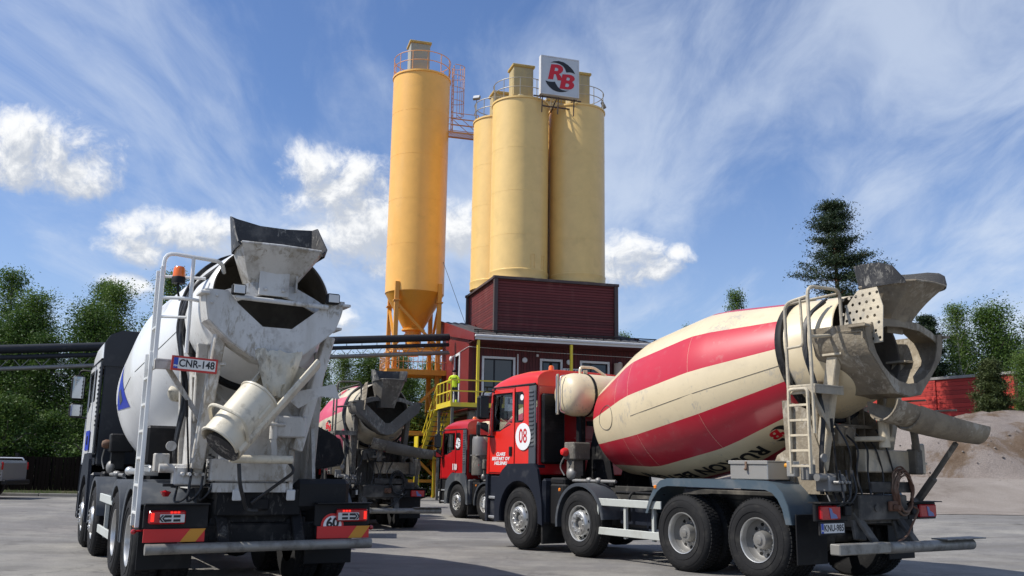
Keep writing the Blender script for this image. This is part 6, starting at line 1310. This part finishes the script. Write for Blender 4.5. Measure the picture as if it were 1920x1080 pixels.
def conifer(seed, H, Rm, base, ls, dens=1., open_=.35, droop=0., round_=False):
    rnd = random.Random(seed); T = MB(); T.tube([(0, 0, 0), (.05, 0, H * .4), (0, .05, H * .8), (0, 0, H)], [.016 * H, .012 * H, .006 * H, .01], 8)
    vs = []; fs = []; z = H * base
    while z < H * .99:
        h = (z / H - base) / (1 - base)
        R_ = Rm * ((1 - h) ** .75 * (1 if not round_ else min(1, .62 + h * 1.1)) + .06); nbr = rnd.randint(5, 8)
        for b in range(nbr):
            if rnd.random() < open_ * (1 - h): continue
            a = rnd.uniform(0, 6.28); Lb = R_ * rnd.uniform(.42, 1.22); el = rad(rnd.uniform(-8, 16) + 25 * h - droop)
            d_ = V((math.cos(a) * math.cos(el), math.sin(a) * math.cos(el), math.sin(el))); p0 = V((0, 0, z)); pts = [p0 + d_ * Lb * k / 3 + V((0, 0, .10 * Lb * (k / 3) ** 2)) for k in range(4)]
            T.tube(pts, [.02 * Lb / Rm * 1.2 + .014, .02, .014, .006], 5, caps=False); side = d_.cross(V((0, 0, 1))).normalized()
            nk = int(7 + 16 * Lb / Rm)
            for k in range(nk):
                q = .22 + .84 * (k + rnd.random()) / nk; c = p0 + d_ * Lb * q + V((0, 0, .10 * Lb * q * q)) + side * rnd.gauss(0, .17) * Lb * (1.2 - q) + V((0, 0, rnd.gauss(.03, .06)))
                r = .085 * Rm * rnd.uniform(.6, 1.2) + .05
                for l in range(int(15 * dens)): leaf(vs, fs, c + V((rnd.gauss(0, r * 1.2), rnd.gauss(0, r * 1.1), rnd.gauss(0, r * (.30 if round_ else .5)))), ls * rnd.uniform(.6, 1.3), rnd, 2.4)
        z += H * rnd.uniform(.028, .046) * (1 if not round_ else 1.75 - .8 * h)
    return T, vs, fs
def treemesh(gen, bark, lm, name):
    T, vs, fs = gen; tm = T.mesh('trunk', bark, 60); me = bpy.data.meshes.new('crown'); me.from_pydata([tuple(v) for v in vs], [], fs); me.materials.append(lm); return tm, me
KIND = dict(
 birchA=treemesh(broadleaf(1, 12, 2.6, .14, 24000, .088), MBIRCH, MLEAF, 'birch'), birchB=treemesh(broadleaf(2, 12, 2.2, .10, 22000, .085), MBIRCH, MLEAF, 'birch'),
 alderA=treemesh(broadleaf(3, 10, 3.0, .06, 27000, .095, 1.3), MBARK, MLEAFD, 'alder'), alderB=treemesh(broadleaf(4, 10, 2.6, .05, 25000, .092, 1.2), MBARK, MLEAFD, 'alder'),
 bush=treemesh(broadleaf(5, 4, 2.0, .03, 14000, .10), MBARK, MLEAFD, 'bush'),
 spruce=treemesh(conifer(6, 14, 2.5, .06, .085, 2.4, .1, 12), MBARK, MNEED, 'spruce'),
 pine=treemesh(conifer(12, 16.6, 3.7, .34, .074, 3.4, .26, 4, True), MPBARK, MNEED, 'pine'),
 young=treemesh(conifer(8, 5.4, 1.5, .05, .07, 2.0, .15, -8), MPBARK, MYOUNG, 'young pine'))
def tree(kind, name, label, x, y, h, base_h, rz, group=None, wide=1., z=None):
    z = gz(x, y) - .05 if z is None else z; t = thing(name, label, 'tree' if kind != 'bush' else 'bush', (x, y, z), rz, group); s = h / base_h
    t.scale = (s * wide, s * wide, s)
    a, b = KIND[kind]; part('trunk', a, t); part('crown', b, t); return t
HB = dict(birchA=12, birchB=12, alderA=10, alderB=10, bush=4, spruce=14, pine=16.6, young=5.4)
rnd = random.Random(21); GL = 'trees in the dense stand behind the left fence'
LB = 'broadleaved tree in the dense stand behind the dark fence at the left'
# skyline of the left stand: (x, y, top, kind)
sky_l = [(-29.5, 47, 11.2, 'birchA'), (-26.6, 49, 12.0, 'birchB'), (-24.0, 46, 10.2, 'birchA'), (-22.2, 50, 11.6, 'birchB'), (-20.3, 47, 10.9, 'birchA'), (-18.9, 50, 12.3, 'birchB'), (-17.0, 47, 9.6, 'birchA'), (-32.5, 48, 11.5, 'birchB'), (-35.5, 49, 12.2, 'birchA'), (-38.8, 47, 11.0, 'birchB'),
         (-14.6, 57, 8.3, 'alderA'), (-12.4, 60, 9.6, 'birchB'), (-10.6, 59, 8.8, 'birchA'), (-9.0, 61, 9.2, 'alderB'), (-7.2, 60, 9.4, 'birchB'), (-5.4, 62, 9.2, 'birchA'), (-3.6, 60, 8.6, 'alderA'), (-1.8, 62, 8.4, 'alderB'), (-16.5, 56, 9.0, 'alderB')]
for x, y, h, k in sky_l + [(-13.5, 64, 8.2, 'alderA'), (-10.4, 65, 8.0, 'alderB'), (-7.2, 65, 8.3, 'alderA'), (-4.2, 66, 8.0, 'alderB'), (-1.4, 66, 7.6, 'alderA'), (-31, 53, 9.6, 'alderA'), (-27.6, 54, 9.9, 'alderB'), (-24.2, 54, 9.6, 'alderA'), (-20.8, 54, 9.8, 'alderB'), (-35.6, 54, 10, 'alderB'), (-39, 53, 10, 'alderA')]: h *= .93; tree(k, 'birch_tree' if 'birch' in k else 'alder_tree', 'light green birch with an airy top in the stand left of the tall orange silo' if 'birch' in k else 'dark green alder in the stand left of the tall orange silo', x, y, h, HB[k], rnd.uniform(0, 6), 'birches in the stand at the left' if 'birch' in k else 'alders in the stand at the left', rnd.uniform(1.05, 1.4) * (1 if 'birch' in k else 1.25))
for i in range(15):
    x = -37 + i * 1.62 + rnd.uniform(-.4, .4); y = 44.5 + rnd.uniform(-.8, 1.5); k = rnd.choice(('alderA', 'alderB')); tree(k, 'alder_tree', 'dark green alder in the stand left of the tall orange silo', x, y, rnd.uniform(6.6, 8.6), 10, rnd.uniform(0, 6), 'alders in the stand at the left', 1.25)
for i in range(17): tree('bush', 'bush', 'low dark green bush just behind the board fence', -40 + i * 1.55, 40.2 + rnd.uniform(-.5, .6), rnd.uniform(2.6, 4.0), 4, rnd.uniform(0, 6), 'bushes behind the board fence', 1.1)
for i in range(7): tree('bush', 'bush', 'low green bush under the trees behind the tall orange silo', -16 + i * 2.1, 54 + rnd.uniform(-.8, .8), rnd.uniform(3.2, 4.6), 4, rnd.uniform(0, 6), 'bushes behind the tall silo', 1.3)
# right side
tree('pine', 'pine_tree', 'tall dark pine rising above the striped drum', 17.9, 50, 14.9, 16.6, 1.0)
for x, y, h, k, l in ((27.2, 60, 12.9, 'spruce', 'dark spruce just right of the raised hopper'), (25.2, 57.5, 9.4, 'birchB', 'short light birch beside the dark spruce at the right'), (29.3, 60, 13.6, 'birchB', 'pale green slender birch left of the broad rounded tree'), (31.6, 60.5, 13.6, 'alderA', 'broad rounded green tree rising behind the right part of the wall'),
                      (33.6, 58.5, 12.6, 'birchA', 'green birch at the right edge behind the wall'), (36.4, 60, 13.4, 'birchB', 'tall birch at the far right edge'), (30.6, 63, 11.6, 'alderB', 'dark tree filling the gap between the slender birch and the broad tree'), (24.0, 62, 9.6, 'alderB', 'dark tree low behind the pine'), (27.0, 64, 10.6, 'alderA', 'dark tree behind the spruce'), (34.4, 64, 12, 'alderA', 'dark tree behind the right edge birches'),
                      (27.6, 46.4, 7.6, 'alderB', 'leafy tree covering the right end of the brick wall'), (29.2, 45.2, 7.0, 'birchA', 'light leafy tree at the right edge above the gravel pile'), (26.6, 47.6, 7.4, 'alderA', 'dense dark tree in front of the right end of the brick wall'), (25.8, 47.2, 4.6, 'birchB', 'small light tree between the young pines')):
    tree(k, {'spruce': 'spruce_tree', 'birchA': 'birch_tree', 'birchB': 'birch_tree'}.get(k, 'alder_tree'), l, x, y, h * .86 - (.6 if y > 50 else 0), HB[k], rnd.uniform(0, 6), None, 1.25 if 'alder' in k else 1.05)
tree('young', 'young_pine', 'young pine standing in front of the red brick wall', 23.6, 45.6, 4.3, 5.4, .3, None, 1.0, 2.6)
tree('young', 'young_pine', 'small dense young pine at the right end of the pile', 26.4, 46.4, 3.6, 5.4, 2.3, None, 1.2, 2.6)
for x, y, h, l in ((7.9, 63, 10.6, 'birch top showing right of the dark red box'), (15.4, 62, 12.2, 'thin birch top above the middle of the striped drum'), (12.4, 64, 10.4, 'small birch top above the left shoulder of the striped drum')): tree('birchB', 'birch_tree', l, x, y, h, 12, rnd.uniform(0, 6), None, .8)
B = MB(); rr = random.Random(4); vs = []; fs = []
for k in range(3500):
    x = rr.uniform(-44, -13.5); y = rr.uniform(34.8, 37.5); z = gz(x, y) + .05
    a = rr.uniform(0, 6.28); h = rr.uniform(.03, .14); w = .014; n = len(vs); dx, dy = math.cos(a) * w, math.sin(a) * w; vs += [(x - dx, y - dy, z), (x + dx, y + dy, z), (x + rr.uniform(-.08, .08), y + rr.uniform(-.08, .08), z + h)]; fs.append((n, n + 1, n + 2))
B.add(vs, fs); o = B.build('grass', MLEAFD, smooth=0, recalc=False); tag(o, 'ragged grass along the foot of the board fence', 'grass', kind='stuff')

# ------------------------------------------------------------------ person on the platform
def person():
    J = dict(pel=(0, 0, .94, .135, .105), bel=(0, 0, 1.10, .135, .10), che=(0, .01, 1.30, .17, .115), nk0=(0, .015, 1.46, .09, .075), nk=(0, .02, 1.53, .055, .055), hd=(0, .035, 1.62, .075, .09), top=(0, .03, 1.72, .07, .085))
    edges = [('pel', 'bel'), ('bel', 'che'), ('che', 'nk0'), ('nk0', 'nk'), ('nk', 'hd'), ('hd', 'top')]
    for s, n in ((-1, 'l'), (1, 'r')):
        J.update({n + 'hip': (s * .10, 0, .86, .095, .10), n + 'kn': (s * .115, .02, .49, .068, .072), n + 'an': (s * .12, -.015, .11, .055, .055), n + 'to': (s * .14, .15, .05, .045, .035)})
        J.update({n + 'sh': (s * .19, .01, 1.41, .065, .07), n + 'el': (s * .265, -.03, 1.13, .052, .052), n + 'wr': (s * .13, .19, 1.16, .036, .036), n + 'pm': (s * .08, .26, 1.19, .030, .036)})
        edges += [('pel', n + 'hip'), (n + 'hip', n + 'kn'), (n + 'kn', n + 'an'), (n + 'an', n + 'to'), ('nk0', n + 'sh'), (n + 'sh', n + 'el'), (n + 'el', n + 'wr'), (n + 'wr', n + 'pm')]
        for f in range(4):
            b = (s * (.055 + .012), .30, 1.215 - .022 * f, .010, .010); e = (s * (.03), .345, 1.205 - .022 * f, .008, .008); J[n + 'f%d' % f] = b; J[n + 'g%d' % f] = e; edges += [(n + 'pm', n + 'f%d' % f), (n + 'f%d' % f, n + 'g%d' % f)]
        J[n + 't'] = (s * .06, .27, 1.235, .011, .011); edges.append((n + 'pm', n + 't'))
    names = list(J); me = bpy.data.meshes.new('person'); me.from_pydata([J[n][:3] for n in names], [(names.index(a), names.index(b)) for a, b in edges], [])
    ob = bpy.data.objects.new('person', me); C.objects.link(ob); ob.modifiers.new('s', 'SKIN'); su = ob.modifiers.new('u', 'SUBSURF'); su.levels = su.render_levels = 2
    for i, n in enumerate(names): sv = me.skin_vertices[0].data[i]; sv.radius = J[n][3:]; sv.use_root = n == 'pel'
    bpy.context.view_layer.update(); out = bpy.data.meshes.new_from_object(ob.evaluated_get(bpy.context.evaluated_depsgraph_get())); bpy.data.objects.remove(ob)
    return out
hv = mat('hi vis yellow jacket', (.62, .80, .02), .7); hv.node_tree.nodes['Principled BSDF'].inputs['Emission Strength'].default_value = 0
skin = mat('skin', (.50, .30, .22), .5); trou = mat('dark work trousers', (.018, .02, .035), .8); shoe = mat('black boots', (.012, .012, .012), .6)
pm = person(); 
for m_ in (skin, hv, trou, shoe): pm.materials.append(m_)
for p in pm.polygons:
    c = p.center; k = 0
    if c.z < .09: k = 3
    elif c.z < .32: k = 1 if c.z > .12 else 3
    elif c.z < .93: k = 2
    elif c.z < 1.50 and not (c.y > .20 and abs(c.x) < .16): k = 1
    p.material_index = k; p.use_smooth = True
pp_ = W(-.78, -.28, FLZ if 'FLZ' in globals() else 4.285); po = bpy.data.objects.new('person', pm); C.objects.link(po); po.location = pp_; po.rotation_euler.z = TH - rad(22); tag(po, 'worker in a bright yellow jacket and black cap seen from behind on the yellow platform', 'person')
B = MB(); B.sph((0, .028, 1.70), (.098, .118, .075), 18, 10); B.box((0, .14, 1.675), (.15, .12, .015), bev=.006); o = B.build('cap', M['black'], po)
B = MB(); B.box((0, -.119, 1.345), (.20, .006, .035)); B.build('jacket_print', trou, po)
for s in (-1, 1):
    B = MB(); B.sph((s * .078, .035, 1.615), (.012, .022, .033), 8, 6); B.build('ear', skin, po)
B = MB(); B.sph((0, .135, 1.60), (.014, .02, .026), 8, 6); B.build('nose', skin, po)

# ------------------------------------------------------------------ sky and sun
SUN_AZ = rad(260); SUN_EL = rad(49)   # azimuth measured clockwise from +y
world = bpy.data.worlds.new('World'); sc.world = world; world.use_nodes = True; nt = world.node_tree; nt.nodes.clear(); N = nt.nodes; L = nt.links
out = N.new('ShaderNodeOutputWorld'); bg = N.new('ShaderNodeBackground'); L.new(bg.outputs[0], out.inputs[0])
skyt = N.new('ShaderNodeTexSky'); skyt.sky_type = 'NISHITA'; skyt.sun_disc = False; skyt.sun_elevation = SUN_EL; skyt.sun_rotation = SUN_AZ; skyt.air_density = 1.0; skyt.dust_density = .6; skyt.ozone_density = 2.2
def val(x): return x
def mth(op, a, b=None, c=None, clamp=False):
    n = N.new('ShaderNodeMath'); n.operation = op; n.use_clamp = clamp
    for i, x in enumerate((a, b, c)):
        if x is None: continue
        if isinstance(x, (int, float)): n.inputs[i].default_value = x
        else: L.new(x, n.inputs[i])
    return n.outputs[0]
def sstep(x, a, b):
    n = N.new('ShaderNodeMapRange'); n.interpolation_type = 'SMOOTHSTEP'; L.new(x, n.inputs[0]); n.inputs[1].default_value = a; n.inputs[2].default_value = b; return n.outputs[0]
def vmul(v, s):
    n = N.new('ShaderNodeVectorMath'); n.operation = 'MULTIPLY'; L.new(v, n.inputs[0]); n.inputs[1].default_value = s; return n.outputs[0]
def vadd(v, s):
    n = N.new('ShaderNodeVectorMath'); n.operation = 'ADD'; L.new(v, n.inputs[0])
    if isinstance(s, tuple): n.inputs[1].default_value = s
    else: L.new(s, n.inputs[1])
    return n.outputs[0]
def noise(v, scale, det, rough=.55, dist=0.):
    n = N.new('ShaderNodeTexNoise'); setin(n, Scale=scale, Detail=float(det), Roughness=rough, Distortion=dist); L.new(v, n.inputs['Vector']); return n.outputs[0]
tc = N.new('ShaderNodeTexCoord'); dirv = tc.outputs['Generated']
sx = N.new('ShaderNodeSeparateXYZ'); L.new(dirv, sx.inputs[0]); dx, dy, dz = sx.outputs
az = mth('ARCTAN2', dx, dy); el = mth('ARCSINE', dz)
# high thin cloud on a flat layer, drawn out along the view
zc_ = mth('ADD', mth('MAXIMUM', dz, 0.), .16); cx = mth('DIVIDE', dx, zc_); cy = mth('DIVIDE', dy, zc_)
cb = N.new('ShaderNodeCombineXYZ'); L.new(cx, cb.inputs[0]); L.new(cy, cb.inputs[1]); P = cb.outputs[0]
mpn = N.new('ShaderNodeMapping'); mpn.inputs['Rotation'].default_value = (0, 0, rad(-14)); mpn.inputs['Scale'].default_value = (1.6, .55, 1); mpn.inputs['Location'].default_value = (3.7, 1.3, 0); L.new(P, mpn.inputs[0])
wn = N.new('ShaderNodeTexNoise'); setin(wn, Scale=.9, Detail=3.); L.new(mpn.outputs[0], wn.inputs['Vector']); warp = vadd(mpn.outputs[0], vmul(wn.outputs[1], (1.1, .7, 0)))
n1 = noise(warp, 1.0, 8, .56); n2 = noise(P, .75, 4, .5); n3 = noise(warp, 3.6, 6, .62)
cir = mth('ADD', mth('MULTIPLY', n1, .62), mth('ADD', mth('MULTIPLY', n2, .38), mth('MULTIPLY', mth('SUBTRACT', n3, .5), .36)))
cirrus = mth('ADD', mth('MULTIPLY', sstep(cir, .39, .66), .66), .03)
hz = mth('MULTIPLY', sstep(el, .40, .04), .26); cirrus = mth('MINIMUM', mth('ADD', cirrus, hz), .82)
# low heaped clouds at given bearings
def dirof(u, v):
    d_ = (RT * (u - 960) / F_PX - UP * (v - 540) / F_PX + FW).normalized(); return math.atan2(d_.x, d_.y), math.asin(d_.z)
blobs = [(30, 280, 130, 70), (110, 320, 85, 52), (20, 320, 100, 40), (160, 352, 40, 22), (300, 420, 90, 38), (385, 435, 90, 48), (255, 462, 50, 30), (585, 315, 60, 48), (640, 360, 90, 74), (690, 425, 125, 80), (620, 450, 80, 46), (850, 425, 62, 58), (780, 400, 60, 50), (1170, 490, 75, 50), (1235, 500, 36, 30), (1262, 474, 34, 20), (235, 530, 40, 20), (640, 600, 38, 34), (-120, 300, 90, 60), (2080, 480, 80, 30)]
cb2 = N.new('ShaderNodeCombineXYZ'); L.new(az, cb2.inputs[0]); L.new(el, cb2.inputs[1]); AE = cb2.outputs[0]
wv = N.new('ShaderNodeTexNoise'); setin(wv, Scale=14., Detail=3.); L.new(AE, wv.inputs['Vector']); wrp = vmul(vadd(wv.outputs[1], (-.5, -.5, -.5)), (.055, .035, 0)); AEW = vadd(AE, wrp)
def density(shift):
    v = AEW if shift is None else vadd(AEW, shift); s_ = N.new('ShaderNodeSeparateXYZ'); L.new(v, s_.inputs[0]); a, e = s_.outputs[0], s_.outputs[1]; acc = None
    for (u, vv, w, h) in blobs:
        a0, e0 = dirof(u, vv); ca = F_PX * .98
        p = mth('MULTIPLY', mth('SUBTRACT', a, a0), ca / w * .9); q = mth('SUBTRACT', e, e0); q = mth('MULTIPLY', q, F_PX / h)
        d2 = mth('ADD', mth('MULTIPLY', p, p), mth('MULTIPLY', q, q)); b = mth('SUBTRACT', .82, mth('MULTIPLY', d2, .75)); acc = b if acc is None else mth('SMOOTH_MAX', acc, b, .25)
    acc = mth('MAXIMUM', acc, -1.2); nn = noise(vadd(v, (0, 0, .3)), 30, 9, .66); n0 = noise(v, 10., 3, .5)
    return mth('ADD', acc, mth('ADD', mth('MULTIPLY', mth('SUBTRACT', nn, .5), 2.7), mth('MULTIPLY', mth('SUBTRACT', n0, .5), .8)))
d0 = density(None); d1 = density((-.010, .016, 0))
cum = sstep(d0, -.22, .90); lit = sstep(mth('SUBTRACT', d1, d0), .35, -.75)
def rgbmix(f, a, b):
    x = N.new('ShaderNodeMix'); x.data_type = 'RGBA'; L.new(f, x.inputs[0])
    for i, s_ in ((6, a), (7, b)):
        if isinstance(s_, tuple): x.inputs[i].default_value = c4(s_)
        else: L.new(s_, x.inputs[i])
    return x.outputs[2]
STR = .105
ccum = rgbmix(lit, (5.2, 5.6, 6.3), (9.0, 9.1, 9.2)); ccir = (6.1, 6.9, 8.2)
tint = N.new('ShaderNodeMix'); tint.data_type = 'RGBA'; tint.blend_type = 'MULTIPLY'; tint.inputs[0].default_value = 1; L.new(skyt.outputs[0], tint.inputs[6]); tint.inputs[7].default_value = (.79, .97, 1.27, 1)
c_a = rgbmix(cirrus, tint.outputs[2], ccir); c_b = rgbmix(cum, c_a, ccum)
L.new(c_b, bg.inputs[0]); bg.inputs[1].default_value = STR
sun = bpy.data.lights.new('sun', 'SUN'); sun.energy = 4.8; sun.angle = rad(.53); sun.color = (1., .955, .88); so = bpy.data.objects.new('sun', sun); C.objects.link(so)
sd = V((math.sin(SUN_AZ) * math.cos(SUN_EL), math.cos(SUN_AZ) * math.cos(SUN_EL), math.sin(SUN_EL))); so.rotation_euler = sd.to_track_quat('Z', 'Y').to_euler(); so.location = sd * 60
vs_ = sc.view_settings; sc.display_settings.display_device = 'sRGB'; vs_.view_transform = 'Standard'; vs_.look = 'None'; vs_.exposure = 0.08; vs_.gamma = 1; vs_.use_curve_mapping = False
sc.cycles.max_bounces = 6; sc.cycles.transparent_max_bounces = 8; sc.cycles.use_denoising = True
